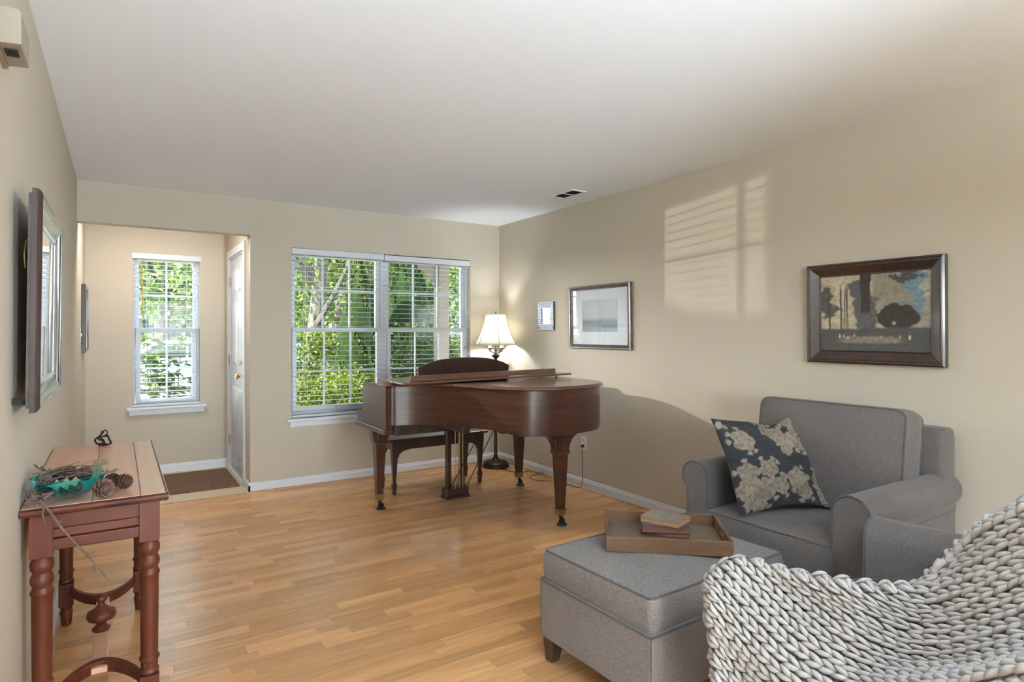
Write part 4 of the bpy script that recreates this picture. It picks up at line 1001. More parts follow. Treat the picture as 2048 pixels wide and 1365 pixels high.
def armchair(name, loc, rz, label, back_h=.955, arm_z=.675, covered=False):
    """local: x across, y depth (front y=0, back y=.84), faces -y"""
    t = empty(name, loc, rz, label, 'armchair')
    Wd = .945; hw = Wd / 2; D = .84
    box('seat_base', -hw + .12, hw - .12, .012, D - .06, .09, .30, M['grey'], t, bevel=.012)
    for s in (-1, 1):
        # arm profile, x measured from inner face outward
        R = .078; pts = [(.0, .09), (.0, arm_z - R)]
        for i in range(1, 16):
            a = PI - PI * 1.28 * i / 15
            pts.append((R + R * math.cos(a), arm_z - R + R * math.sin(a)))
        pts += [(.130, arm_z - .155), (.126, arm_z - .19), (.126, .09)]
        xin = hw - .158
        prof = [(s * (xin + p), z) for p, z in pts]
        mb = MB()
        if s < 0: prof = prof[::-1]
        mb.prism(prof, .0, D - .02, 'y')
        a_ = mb.build('arm', M['grey'], t, smooth=True, angle=.7, bevel=.004)
        path = [(s * (xin + p), .0, z) for p, z in pts]
        MB().tube(path, .0048, 6).build('piping', M['pipe'], a_, smooth=True)
        if s:
            MB().tube([(s * (xin + .127), y_, arm_z - .172) for y_ in (.01, D - .03)], .003, 6).build('seam', M['pipe'], a_)
    cw = Wd - .316 + .004
    sc, ring = pillow_box(cw, .64, .150, .035, .018)
    T = Matrix.Translation((0, .64 / 2 - .018, .300))
    so_ = MB().add(sc.v, sc.f, T).build('seat_cushion', M['grey'], t, smooth=True, angle=.8)
    piping([(x, y_) for x, y_ in ring], .150, M4=T, parent=so_); piping(ring, .004, M4=T, parent=so_)
    # back frame
    bf = MB(); ring = rrect(Wd - .06, .13, .03, 4, 0, D - .075)
    bf.loops([[(x, y_, .09) for x, y_ in ring], [(x, y_, .83) for x, y_ in ring], [(x * .995, D - .075 + (y_ - D + .075) * .93, .872) for x, y_ in ring], [(x * .98, D - .075 + (y_ - D + .075) * .6, .887) for x, y_ in ring]])
    bf.build('back_frame', M['grey'], t, smooth=True, angle=.6)
    bh = back_h - .45
    bc, ring = pillow_box(.735, bh, .155, .045, .045)
    T = Matrix.Translation((0, .545, .452 + bh / 2)) @ Matrix.Rotation(PI / 2 - .16, 4, 'X')
    # cushion local z -> toward -y (front)
    T = Matrix.Translation((0, .635, .452 + bh / 2)) @ Matrix.Rotation(PI / 2 + -.15, 4, 'X')
    bo_ = MB().add(bc.v, bc.f, T).build('back_cushion', M['grey'], t, smooth=True, angle=.8)
    piping(ring, .155, M4=T, parent=bo_); piping(ring, 0, M4=T, parent=bo_)
    for sx_ in (-1, 1):
        for sy_ in (.06, D - .08):
            MB().box(sx_ * (hw - .17) - .025, sx_ * (hw - .17) + .025, sy_ - .025, sy_ + .025, 0, .095, t=(-.006, -.006)).build('leg', M['darkleg'], t, bevel=.003)
    return t
armchair('armchair', (2.462, 1.702, 0), -PI / 2, 'grey roll-arm armchair against the right wall under the landscape, holding the floral cushion')
armchair('armchair', (1.925, 1.105, 0), PI + .12, 'grey roll-arm armchair in the foreground, turned from the camera and draped with the knitted blanket', back_h=.90, arm_z=.660)

# throw pillow
def floral(u, v):
    x, y_ = u, v
    n = fbm(x, y_, 10, 60); n2 = fbm(x, y_, 26, 64)
    c = np.tile(np.array((.022, .024, .030)), (len(u), 1)) * (.7 + .6 * n2)[:, None]
    st = (np.sin(y_ * 2 * PI * 42) > .6) & (np.sin(x * 2 * PI * 60 + np.floor(y_ * 42) * 2) > .2)
    c = blend(c, (.10, .10, .105), st * .55)
    c = blend(c, (.022, .035, .075), step(.05 - np.hypot(u - .16, v - .55), 0, .02) + step(.04 - np.hypot(u - .86, v - .95), 0, .02))
    flowers = [(.20, .74, .13), (.60, .83, .13), (.74, .72, .12), (.88, .86, .10), (.66, .62, .09), (.90, .66, .09), (.14, .40, .10), (.36, .41, .11), (.10, .22, .12), (.28, .20, .12), (.46, .22, .10), (.20, .08, .11), (.68, .28, .13), (.73, .16, .10), (.96, .28, .08), (.97, .10, .09), (.08, .90, .03), (.82, .98, .06), (.50, .96, .06)]
    for i, (fx, fy, R) in enumerate(flowers):
        dx = x - fx + .03 * (n - .5); dy = y_ - fy + .03 * (n2 - .5); rr = np.hypot(dx, dy); th = np.arctan2(dy, dx)
        pet = R * (.78 + .22 * np.abs(np.cos(2.5 * th + i)))
        a = step(pet - rr, 0, .008)
        shade_ = .80 + .25 * np.cos(5 * th + i * 2 + rr * 60 / (1 + R * 8)) * .5 + .25 * (n2 - .5)
        col = np.array((.40, .34, .265))[None, :] * shade_[:, None]
        a_ = np.clip(a, 0, 1)[:, None]; c = c * (1 - a_) + col * a_
        c = blend(c, (.10, .085, .07), step(.006 - abs(rr - pet * .55 - .008 * np.sin(5 * th)), 0, .004) * .5 * a)
        rdm = random.Random(i)
        for k in range(5):
            al = rdm.uniform(0, 6.28); bx, by = fx + math.cos(al) * R * .95, fy + math.sin(al) * R * .95
            for dth in (-.7, -.35, 0, .35, .7):
                ax = math.cos(al + dth); ay = math.sin(al + dth); ex = x - bx; ey = y_ - by
                tt = ex * ax + ey * ay; ss = -ex * ay + ey * ax; L_ = .055
                w_ = .0075 * np.sin(np.clip(tt / L_, 0, 1) * PI)
                c = blend(c, (.36, .31, .25), ((tt > 0) & (tt < L_)) * step(w_ - abs(ss), 0, .003))
    return c * np.array((.58, .54, .50))
def throw_pillow():
    BL, BR, TR, TL = Vector((2.42, 1.795, .478)), Vector((2.905, 1.645, .482)), Vector((2.985, 1.885, .900)), Vector((2.448, 1.985, .908))
    nx = 150
    N = (BR - BL).cross(TL - BL).normalized()      # faces -Y side
    if N.y > 0: N = -N
    V_ = []; F_ = []; UV = []
    for side in (1, -1):
        base_ = len(V_)
        for j in range(nx + 1):
            for i in range(nx + 1):
                u = i / nx; v = j / nx; a = 2 * u - 1; b_ = 2 * v - 1
                # pinch the edges inward between the corners
                pu = .5 + .5 * a * (1 - .085 * (1 - b_ * b_)); pv = .5 + .5 * b_ * (1 - .10 * (1 - a * a))
                P_ = BL.lerp(BR, pu).lerp(TL.lerp(TR, pu), pv)
                h = (max(0, 1 - a * a) ** .55) * (max(0, 1 - b_ * b_) ** .55)
                wr = .006 * math.sin(9 * a + 4 * b_) * (1 - h) * h * 4 + .004 * math.sin(15 * b_ - 7 * a) * (1 - h) * h * 4
                dent = -.018 * math.exp(-((a - .35) ** 2 * 6 + (b_ - .95) ** 2 * 4))
                P_ = P_ + N * side * (.072 * h + wr) + (TL - BL).normalized() * dent * (1 if b_ > 0 else 0) * 1.6
                V_.append(P_); UV.append((u, v))
        for j in range(nx):
            for i in range(nx):
                q = base_ + j * (nx + 1) + i; f_ = (q, q + 1, q + nx + 2, q + nx + 1)
                F_.append(f_ if side > 0 else f_[::-1])
    c = sum(V_, Vector()) / len(V_); loc = Vector((c.x, c.y, .478))
    me = bpy.data.meshes.new('throw_pillow'); me.from_pydata([tuple(p_ - loc) for p_ in V_], [], F_)
    uv = np.array(UV); half = len(uv) // 2
    cols = floral(uv[:, 0], uv[:, 1])
    a = me.color_attributes.new('paint', 'FLOAT_COLOR', 'POINT'); a.data.foreach_set('color', np.concatenate([np.clip(cols, 0, 1), np.ones((len(cols), 1))], 1).astype(np.float32).ravel())
    me.polygons.foreach_set('use_smooth', [True] * len(me.polygons)); me.materials.append(M['floral'])
    o = bpy.data.objects.new('throw_pillow', me); COL.objects.link(o); o.location = loc
    tag(o, 'square navy cushion printed with beige flowers leaning in the grey armchair by the wall', 'cushion')
throw_pillow()

# ottoman
OT = empty('ottoman', (1.849, 1.738, 0), .035, 'grey woven square ottoman carrying the wooden tray', 'ottoman')
ow, od = .775, .585
ring = rrect(ow + .014, od + .014, .014, 5)
obm = MB(); obm.loops([[(x * .985, y_ * .985, .098) for x, y_ in ring], [(x, y_, .105) for x, y_ in ring], [(x, y_, .325) for x, y_ in ring], [(x * .985, y_ * .985, .331) for x, y_ in ring]])
ob = obm.build('ottoman_base', M['greyl'], OT, smooth=True, angle=.5)
piping(ring, .327, .0042, parent=ob)
for sx_ in (-1, 1):
    for sy_ in (-1, 1):
        MB().tube([(sx_ * (ow / 2 + .0035), sy_ * (od / 2 + .0035), .105), (sx_ * (ow / 2 + .0035), sy_ * (od / 2 + .0035), .325)], .0022, 6).build('corner_seam', M['pipe'], ob)
sc, ring = pillow_box(ow - .012, od - .012, .118, .022, .030)
oc = MB().add(sc.v, sc.f, Matrix.Translation((0, 0, .329))).build('ottoman_cushion', M['greyl'], OT, smooth=True, angle=.9)
piping(ring, .447, .0042, parent=oc)
for sx_, sy_ in ((-1, -1), (1, -1), (1, 1), (-1, 1)):
    x, y_ = sx_ * (ow / 2 - .035), sy_ * (od / 2 - .035)
    MB().loops([[(x - .020 + sx_ * .006, y_ - .020 + sy_ * .006, 0), (x + .020 + sx_ * .006, y_ - .020 + sy_ * .006, 0), (x + .020 + sx_ * .006, y_ + .020 + sy_ * .006, 0), (x - .020 + sx_ * .006, y_ + .020 + sy_ * .006, 0)], [(x - .034, y_ - .034, .10), (x + .034, y_ - .034, .10), (x + .034, y_ + .034, .10), (x - .034, y_ + .034, .10)]]).build('leg', M['darkleg'], OT, bevel=.003)

# tray
TRL = (1.900, 1.777)
tz = .476
tr = empty('serving_tray', (*TRL, tz), -.712, 'shallow wooden serving tray with cut-out handles on the ottoman', 'tray')
tw2, td2, thh = .240, .180, .058
MB().box(-tw2 + .01, tw2 - .01, -td2 + .01, td2 - .01, .003, .011).build('tray_base', M['traybase'], tr)
for s in (-1, 1):
    MB().box(-tw2, tw2, s * td2 - (.012 if s > 0 else 0), s * td2 + (.012 if s < 0 else 0), 0, thh).build('long_side', M['tray'], tr, bevel=.0015)
    x0, x1 = (tw2 - .012, tw2) if s > 0 else (-tw2, -tw2 + .012)
    e = MB(); yy = td2 - .012
    e.box(x0, x1, -yy, -.05, 0, thh).box(x0, x1, .05, yy, 0, thh).box(x0, x1, -.05, .05, 0, .022).box(x0, x1, -.05, .05, .044, thh)
    e.build('handle_side', M['tray'], tr)
# books
def book(loc, rz, w, d, h, cov, pap, label, panel=None, tiltx=0):
    b_ = empty('book', loc, rz, label, 'book', 'old books stacked on the tray')
    b_.rotation_euler = (tiltx, 0, rz)
    cv = MB().box(-w / 2, w / 2, -d / 2, d / 2, 0, .0022).box(-w / 2, w / 2, -d / 2, d / 2, h - .0022, h)
    cv.loops([[(-w / 2 - .003 * math.cos(a), y_, h / 2 + (h / 2) * math.sin(a)) for a in [(-PI / 2) + PI * i / 6 for i in range(7)]] + [(-w / 2 + .003, y_, h), (-w / 2 + .003, y_, 0)] for y_ in (-d / 2, d / 2)])
    cv.build('cover', cov, b_, bevel=.0006)
    MB().box(-w / 2 + .002, w / 2 - .004, -d / 2 + .004, d / 2 - .004, .0022, h - .0022).build('page_block', pap, b_)
    if panel: MB().box(-w / 2 + .025, w / 2 - .022, -d / 2 + .022, d / 2 - .022, h, h + .0004).build('cover_panel', panel, b_)
    return b_
bz = tz + .011
ang = -.712
def onTray(x, y_): return (TRL[0] + x * math.cos(ang) - y_ * math.sin(ang), TRL[1] + x * math.sin(ang) + y_ * math.cos(ang))
book((1.943, 1.812, bz), 3.85, .132, .195, .020, M['cover3'], M['paperr'], 'dark maroon book at the bottom of the stack on the tray')
book((1.934, 1.807, bz + .020), 4.002, .134, .192, .028, M['cover2'], M['paperr'], 'plum book with rust page edges in the middle of the stack')
book((1.940, 1.808, bz + .048), 3.484, .130, .170, .022, M['cover1'], M['paper'], 'worn tan book with a faded green panel on top of the stack', panel=M['cover1g'])

# ------------------------------------------------------------------ knitted blanket
# rows of measured points (image column, image row, distance) down to the surface; each row is one wale direction
ROWS = [
 [(1440, 1400, 1.68), (1430, 1392, 1.62), (1480, 1460, 1.55), (1570, 1540, 1.45), (1700, 1600, 1.33), (1880, 1620, 1.17), (2120, 1610, 1.02)],
 [(1432, 1297, 1.74), (1425, 1290, 1.672), (1480, 1370, 1.60), (1570, 1450, 1.48), (1700, 1520, 1.36), (1880, 1540, 1.19), (2120, 1530, 1.03)],
 [(1424, 1197, 1.79), (1417, 1190, 1.70), (1490, 1285, 1.60), (1580, 1370, 1.48), (1700, 1435, 1.36), (1880, 1450, 1.19), (2120, 1430, 1.02)],
 [(1438, 1158, 1.80), (1432, 1151, 1.72), (1520, 1240, 1.60), (1615, 1320, 1.48), (1740, 1375, 1.35), (1905, 1368, 1.18), (2120, 1318, 1.01)],
 [(1482, 1136, 1.80), (1482, 1124, 1.72), (1570, 1205, 1.60), (1660, 1280, 1.47), (1780, 1335, 1.36), (1925, 1338, 1.23), (2120, 1296, 1.07)],
 [(1575, 1153, 1.72), (1570, 1143, 1.63), (1640, 1195, 1.54), (1710, 1245, 1.45), (1810, 1293, 1.36), (1930, 1292, 1.25), (2120, 1240, 1.10)],
 [(1665, 1172, 1.63), (1660, 1161, 1.54), (1700, 1190, 1.48), (1760, 1223, 1.43), (1840, 1250, 1.36), (1940, 1240, 1.27), (2120, 1172, 1.12)],
 [(1765, 1186, 1.55), (1760, 1174, 1.46), (1785, 1190, 1.43), (1820, 1204, 1.40), (1870, 1205, 1.36), (1950, 1182, 1.28), (2120, 1100, 1.14)],
 [(1845, 1186, 1.50), (1842, 1172, 1.42), (1862, 1165, 1.40), (1890, 1152, 1.38), (1925, 1128, 1.35), (1975, 1098, 1.29), (2120, 1025, 1.16)],
 [(1875, 1165, 1.50), (1868, 1150, 1.41), (1892, 1122, 1.39), (1918, 1096, 1.37), (1952, 1066, 1.34), (2000, 1034, 1.29), (2120, 970, 1.18)],
 [(1890, 1178, 1.56), (1885, 1165, 1.50), (1905, 1138, 1.47), (1930, 1110, 1.45), (1965, 1080, 1.42), (2012, 1046, 1.38), (2120, 985, 1.27)],
]
CP = np.array([[list(atd(*p)) for p in r_] for r_ in ROWS])       # rows x cols x 3
def cr(P, t):
    n_ = P.shape[0]; t = min(max(t, 0), n_ - 1 - 1e-6); i = int(t); f_ = t - i
    a, b_, c, d = P[max(i - 1, 0)], P[i], P[min(i + 1, n_ - 1)], P[min(i + 2, n_ - 1)]
    return .5 * (2 * b_ + (c - a) * f_ + (2 * a - 5 * b_ + 4 * c - d) * f_ ** 2 + (3 * b_ - a - 3 * c + d) * f_ ** 3)
def row_at(u): return np.array([cr(CP[:, j], u) for j in range(CP.shape[1])])
WS, CS = .0335, .0315
# choose wale positions by mid-curve spacing
us = [0.]; u = 0.; prevm = None
fine = [row_at(k / 40) for k in range(0, (len(ROWS) - 1) * 40 + 1)]
acc = 0
for k in range(1, len(fine)):
    acc += np.mean([np.linalg.norm(fine[k][j] - fine[k - 1][j]) for j in (1, 2, 3, 4, 5)])
    if acc > WS: us.append(k / 40); acc = 0
wales = []
for u in us:
    r_ = row_at(u); ds = [r_[0]]; 
    pts = np.array([cr(r_, t) for t in np.linspace(0, r_.shape[0] - 1, 180)])
    L_ = np.concatenate([[0], np.cumsum(np.linalg.norm(np.diff(pts, axis=0), axis=1))])
    off = 0
    s = np.arange(0, L_[-1] - CS * .2, CS)
    wales.append(np.stack([np.interp(s, L_, pts[:, k]) for k in range(3)], 1))
# leaf-shaped template
NA, NR = 8, 7
tv = []
for i in range(NA):
    t = i / (NA - 1); rr = math.sin(PI * (t * .96 + .02)) ** .62
    for k in range(NR):
        a = 2 * PI * k / NR; tv.append((t, rr * math.cos(a), rr * math.sin(a)))
tv = np.array(tv); tf = []
for i in range(NA - 1):
    for k in range(NR):
        tf.append((i * NR + k, i * NR + (k + 1) % NR, (i + 1) * NR + (k + 1) % NR, (i + 1) * NR + k))
tf.append(tuple(reversed(range(NR)))); tf.append(tuple((NA - 1) * NR + k for k in range(NR)))
tf = [f_ for f_ in tf]
BV = []; BF = []
def leafy(p0, p1, nrm, w_, th, lift):
    base_ = sum(len(x) for x in BV)
    ax = p1 - p0; L_ = np.linalg.norm(ax); ax = ax / L_; sd = np.cross(nrm, ax); sd /= np.linalg.norm(sd); nn = np.cross(ax, sd)
    t = tv[:, 0:1]
    v_ = p0 + ax * (t * L_) + sd * (tv[:, 1:2] * w_) + nn * (tv[:, 2:3] * th + lift * np.sin(PI * t) - .3 * lift + .002 * np.cos(t * 3))
    BV.append(v_); BF.extend([tuple(i + base_ for i in f_) for f_ in tf])
camv = np.array(CAM)
rdn = np.random.default_rng(11)
nW = len(wales)
for i, wl_ in enumerate(wales):
    L = len(wl_)
    nb0 = wales[i - 1] if i > 0 else None; nb1 = wales[i + 1] if i + 1 < nW else None
    for j in range(L - 1):
        p = wl_[j]
        def lat(nb):
            if nb is None or j >= len(nb): return None
            # nearest point on neighbour
            k = np.argmin(np.sum((nb - p) ** 2, 1)); return nb[k] - p
        c_ = []
        a = lat(nb1); b_ = lat(nb0)
        if a is not None: c_.append(a)
        if b_ is not None: c_.append(-b_)
        if not c_: continue
        ln = np.mean(c_, 0); al = wl_[min(j + 1, L - 1)] - wl_[max(j - 1, 0)]; al /= np.linalg.norm(al)
        ln = ln - al * ln.dot(al); wd = np.linalg.norm(ln)
        if wd < 1e-4: continue
        ln /= wd; wd = min(max(wd, .018), .046)
        nm = np.cross(al, ln)
        if nm.dot(camv - p) < 0: nm = -nm
        jt = rdn.normal(0, .0012, 3)
        for sgn in (-1, 1):
            p0 = p + ln * sgn * wd * .40 - al * CS * .40 + jt; p1 = p + ln * sgn * wd * .07 + al * CS * 1.05 + jt
            leafy(p0, p1, nm, wd * .222 * rdn.uniform(.92, 1.06), .0088, .006)
        q = p - nm * .011
        if rdn.random() < .97: leafy(q - ln * wd * .55, q + ln * wd * .55, nm, .0075, .006, -.003)
# cast-on edge: chunky loops down the left hem and over the top edge
def bead_edge(path, r_=.0105):
    P_ = np.array(path); L_ = np.concatenate([[0], np.cumsum(np.linalg.norm(np.diff(P_, axis=0), axis=1))])
    s = np.arange(0, L_[-1], .019); Q = np.stack([np.interp(s, L_, P_[:, k]) for k in range(3)], 1)
    for k in range(len(Q) - 1):
        d_ = Q[k + 1] - Q[k]; nn = camv - Q[k]; nn /= np.linalg.norm(nn)
        sd = np.cross(d_, nn); sd /= np.linalg.norm(sd)
        leafy(Q[k] - d_ * .35 + sd * .004 * (-1) ** k, Q[k] + d_ * 1.1 - sd * .004 * (-1) ** k, nn, r_, r_ * .95, .003)
bead_edge([row_at(u)[1] * .6 + row_at(u)[0] * .4 for u in np.linspace(0, 8, 100)])
bead_edge([row_at(u)[0] for u in np.linspace(0, 8, 100)])
bead_edge([cr(row_at(9.3), t) for t in np.linspace(.4, 6, 90)])
# inner layer of the knit, closing it behind the open stitches
nb_ = sum(len(x) for x in BV); GR = []; nu_, nt_ = 60, 60
for a in np.linspace(.15, CP.shape[0] - 2.1, nu_):
    r_ = row_at(a); GR.append([cr(r_, t) for t in np.linspace(1.15, CP.shape[1] - 1, nt_)])
GR = np.array(GR); vd_ = GR - camv; vd_ /= np.linalg.norm(vd_, axis=2)[..., None]
GR = GR + vd_ * .020
BV.append(GR.reshape(-1, 3))
for a in range(nu_ - 1):
    for b_ in range(nt_ - 1):
        q = nb_ + a * nt_ + b_; BF.append((q, q + 1, q + nt_ + 1, q + nt_))
BVn = np.concatenate(BV)
me = bpy.data.meshes.new('knitted_blanket'); loc = Vector(BVn.mean(0)); me.from_pydata((BVn - np.array(loc)).tolist(), [], BF)
me.polygons.foreach_set('use_smooth', [True] * len(me.polygons)); me.materials.append(M['yarn'])
bk = bpy.data.objects.new('knitted_blanket', me); COL.objects.link(bk); bk.location = loc
tag(bk, 'thick off-white chunky knitted blanket draped over the foreground armchair', 'blanket')

# ------------------------------------------------------------------ rear of the room (behind the camera)
def fill_stand(x, y_, lb):  # made-up stand for an added fill uplight
    t = empty('fill_uplight_stand', (x, y_, 0), 0, lb, 'lamp')
    MB().lathe([(.15, 0), (.15, .015), (.03, .03), (.012, .05), (.012, 1.72), (.02, 1.74)], 24).build('pole', M['lampmetal'], t, smooth=True)
    MB().lathe([(.02, 1.74), (.10, 1.77), (.18, 1.83), (.19, 1.87), (.185, 1.87), (.175, 1.835), (.09, 1.785), (.001, 1.775)], 32).build('uplight_bowl', M['lampmetal'], t, smooth=True)
fill_stand(.5, -1.0, 'added metal fill uplight in the rear of the room, left one')
fill_stand(2.3, -2.8, 'added metal fill uplight in the rear of the room, right one')
for (x, y_, z, d_, lb) in ((1.1, -3.2, .45, (0, 1, .26), 'low added fill spotlight behind the camera, between the two fill uplights'), (.15, -2.6, 1.55, (3.1, 7, -.05), 'tall added fill spotlight on a pole behind the camera near the left fill uplight'), (2.9, -2.7, 1.55, (-3.1, 4.6, -.1), 'tall added fill spotlight on a pole behind the camera by the right wall')):  # made-up housings for the added rear fill spots
    q = empty('rear_fill_housing', (x, y_, 0), 0, lb, 'lamp')
    dv = Vector(d_).normalized()
    MB().lathe([(.11, 0), (.11, .012), (.012, .02), (.010, z - .12), (.001, z - .12)], 20).build('pole', M['lampmetal'], q, smooth=True)
    MB().lathe([(.03, -.20), (.05, -.18), (.055, -.06), (.052, -.06), (.046, -.175), (.001, -.19)], 20, M=Matrix.Translation((0, 0, z)) @ dv.to_track_quat('Z', 'Y').to_matrix().to_4x4()).build('can', M['lampmetal'], q, smooth=True)
dd = empty('door_2', (-.2, YR - .07, 0), kind='structure')  # unseen glass door, added so sky light enters from behind the camera
fr = MB()
for x in (-2.2, -.75, .73, 2.18): fr.box(x - .03, x + .03, -.03, .03, 0, 2.15)
fr.box(-2.2, 2.2, -.03, .03, 0, .08).box(-2.2, 2.2, -.03, .03, 2.07, 2.15); fr.build('sliding_frame', M['vinyl'], dd)
MB().box(-2.2, 2.2, .004, .008, .05, 2.1).build('pane', M['glass'], dd)

# ------------------------------------------------------------------ outdoors
GZ = -.30
g = MB().box(-40, 60, YF + WT + .01, 90, GZ - .2, GZ).box(XR + WT, 60, YB + WT, YF + WT + .01, GZ - .2, GZ).box(FX + .1, XR + WT, YB + WT, YF + WT + .01, GZ - .2, GZ).box(-40, 60, -40, YR - .15, GZ - .2, GZ)
struct('ground', g, M['lawn'])
struct('road', MB().box(-40, 60, 17.5, 25, GZ, GZ + .012), M['road'])
struct('porch_bounce_floor', MB().box(.5, 7.5, YB + WT + .02, 7.7, GZ, GZ + .05), M['walk'])  # unseen pale slab, added to bounce daylight up through the window
struct('pavement', MB().box(-40, 60, 15.2, 16.6, GZ, GZ + .02), M['walk'])
# porch roof, beam, post
pc = empty('porch', (3.6, 7.4, GZ), 0, 'brown painted porch roof and posts outside the double window', 'porch')
PR = MB().box(.9, 7.2, YB + WT, 7.62, 2.50, 2.62); PR.build('porch_roof', M['porch'], pc, world=True)
MB().box(.9, 7.2, 7.34, 7.50, 2.235, 2.50).build('beam', M['porch'], pc, world=True, bevel=.01)
MB().box(3.585, 3.745, 7.34, 7.50, GZ, 2.235).build('post', M['porch'], pc, world=True, bevel=.01)
MB().prism([(3.585, 2.235), (3.585, 1.93), (3.55, 1.95), (3.53, 2.02), (3.46, 2.06), (3.42, 2.14), (3.34, 2.17), (3.32, 2.235)], 7.39, 7.45, 'y').build('scroll_bracket', M['porch'], pc, world=True)
MB().box(6.9, 7.06, 7.34, 7.50, GZ, 2.235).build('post', M['porch'], pc, world=True, bevel=.01)
MB().box(3.745, 6.9, 7.40, 7.45, .55, .62).box(3.745, 6.9, 7.40, 7.45, GZ + .1, GZ + .16).build('rail', M['siding'], pc, world=True)

def leaves(name, centre, rad, n_, size, mat, parent, seed, shell=.55, cone=False, world=True, aspect=.45, stuff=True):
    r_ = np.random.default_rng(seed)
    d_ = r_.normal(size=(n_, 3)); d_ /= np.linalg.norm(d_, axis=1)[:, None]
    rr = (shell + (1 - shell) * r_.random(n_)) ** .8
    P_ = d_ * rr[:, None] * np.array(rad)
    # lumpy clusters
    k = max(5, n_ // 90); cc_ = d_[:k] * np.array(rad) * .82; idx = r_.integers(0, k, n_)
    P_ = P_ * .45 + (cc_[idx] + r_.normal(size=(n_, 3)) * np.array(rad) * .16) * .55 / .82 if not cone else P_
    if cone:
        t = r_.random(n_) ** 1.3; a = r_.random(n_) * 6.28; R_ = (1 - t) ** .7 * (.80 + .2 * np.sin(a * 5 + t * 22)) * (.85 + .15 * r_.random(n_))
        P_ = np.stack([np.cos(a) * R_ * rad[0], np.sin(a) * R_ * rad[1], (t * 2 - 1) * rad[2]], 1)
    P_ += np.array(centre)
    a1 = r_.normal(size=(n_, 3)); a1 /= np.linalg.norm(a1, axis=1)[:, None]
    if cone: a1 = a1 * .5 + np.array((0, 0, .9))
    a2 = np.cross(a1, r_.normal(size=(n_, 3))); a2 /= np.linalg.norm(a2, axis=1)[:, None]
    s_ = size * r_.uniform(.6, 1.3, n_)[:, None]
    V_ = np.stack([P_ - a1 * s_ * .5, P_ + a2 * s_ * aspect * .5, P_ + a1 * s_ * .5, P_ - a2 * s_ * aspect * .5], 1).reshape(-1, 3)
    loc_ = np.array(parent.location) if parent is not None else np.zeros(3)
    V_ = V_ - loc_
    me = bpy.data.meshes.new(name); me.vertices.add(len(V_)); me.vertices.foreach_set('co', V_.astype(np.float32).ravel())
    me.loops.add(n_ * 4); me.loops.foreach_set('vertex_index', np.arange(n_ * 4)); me.polygons.add(n_); me.polygons.foreach_set('loop_start', np.arange(n_) * 4)
    me.update(calc_edges=True); me.materials.append(mat)
    o = bpy.data.objects.new(name, me); COL.objects.link(o)
    if parent: o.parent = parent
    if stuff: o['kind'] = 'stuff'
    return o
def tree(px, Y, h, cr_, n_, size, mat, label, seed, trunk=.12, ch=None, lean=0, group='trees beyond the window', name='leafy_tree'):
    p = aty(px, 664, Y); t = empty(name, (p.x, p.y, GZ), 0, label, 'tree', group)
    rd_ = random.Random(seed); tk = MB(); top = Vector((lean, 0, h * .8))
    tk.tube(bezier([(0, 0, 0), (lean * .2 + .1, 0, h * .3), tuple(top * .75), tuple(top)], 5), trunk, 10, taper=[1.25 - .9 * i / 16 for i in range(16)])
    for k in range(6):
        a = rd_.uniform(0, 6.28); z0 = h * rd_.uniform(.22, .55); q = Vector((lean * z0 / h, 0, z0)); e = q + Vector((math.cos(a) * cr_ * .8, math.sin(a) * cr_ * .6, h * rd_.uniform(.25, .45)))
        tk.tube(bezier([q, q.lerp(e, .5) + Vector((0, 0, -.15)), e], 4), trunk * .45, 7, taper=[1 - .08 * i for i in range(9)])
    tk.build('trunk', M['bark'], t, smooth=True)
    c = ch if ch else h * .68
    leaves('crown', (p.x + lean * .6, p.y, GZ + c), (cr_, cr_ * .8, h * .42), n_, size, mat, t, seed)
    return t
def conifer(px, Y, zt, r_, n_, label, seed, mat='leafD', inner=True, group=None):
    p = aty(px, 664, Y); t = empty('arborvitae', (p.x, p.y, GZ), 0, label, 'shrub', group)
    hgt = zt - GZ
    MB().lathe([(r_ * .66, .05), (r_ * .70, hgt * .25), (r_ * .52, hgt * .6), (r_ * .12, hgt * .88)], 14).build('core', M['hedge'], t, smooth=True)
    MB().tube([(0, 0, 0), (0, 0, hgt * .2)], .05, 8).build('stem', M['bark'], t)
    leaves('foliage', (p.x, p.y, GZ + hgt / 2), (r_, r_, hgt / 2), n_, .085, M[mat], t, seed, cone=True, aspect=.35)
    return t
def bush(px, py, Y, rad, n_, size, mat, label, seed, group='low shrubs outside the double window'):
    p = aty(px, py, Y); t = empty('leafy_shrub', (p.x, p.y, GZ), 0, label, 'shrub', group)
    st = MB(); rd_ = random.Random(seed)
    for k in range(6):
        st.tube([(0, 0, 0), (rd_.uniform(-.5, .5) * rad[0], rd_.uniform(-.5, .5) * rad[1], max(.2, p.z - GZ))], .012, 5)
    st.build('stems', M['bark'], t)
    leaves('foliage', (p.x, p.y, p.z), rad, n_, size, M[mat], t, seed, shell=.4)
    return t
conifer(722, 8.9, 2.65, .62, 9000, 'tall arborvitae with sunlit lime edge, left of the window mullion', 1, 'leafG', group='arborvitae outside the double window')
conifer(815, 9.3, 2.9, .80, 12000, 'broad dark arborvitae behind the right half of the double window', 2, 'leafD', group='arborvitae outside the double window')
conifer(868, 9.8, 2.3, .55, 6500, 'shorter dark arborvitae beside the porch post', 3, 'leafD', group='arborvitae outside the double window')
bush(625, 800, 7.9, (.75, .5, .42), 2600, .065, 'leafY', 'lime green low shrub at the lower left of the double window', 5)
bush(700, 800, 8.2, (.7, .5, .48), 2400, .065, 'leafY', 'yellow-green low shrub under the tall arborvitae', 6)
bush(655, 745, 9.4, (1.0, .5, .40), 2400, .06, 'leafG', 'mid green shrub in front of the parked blue car', 7)
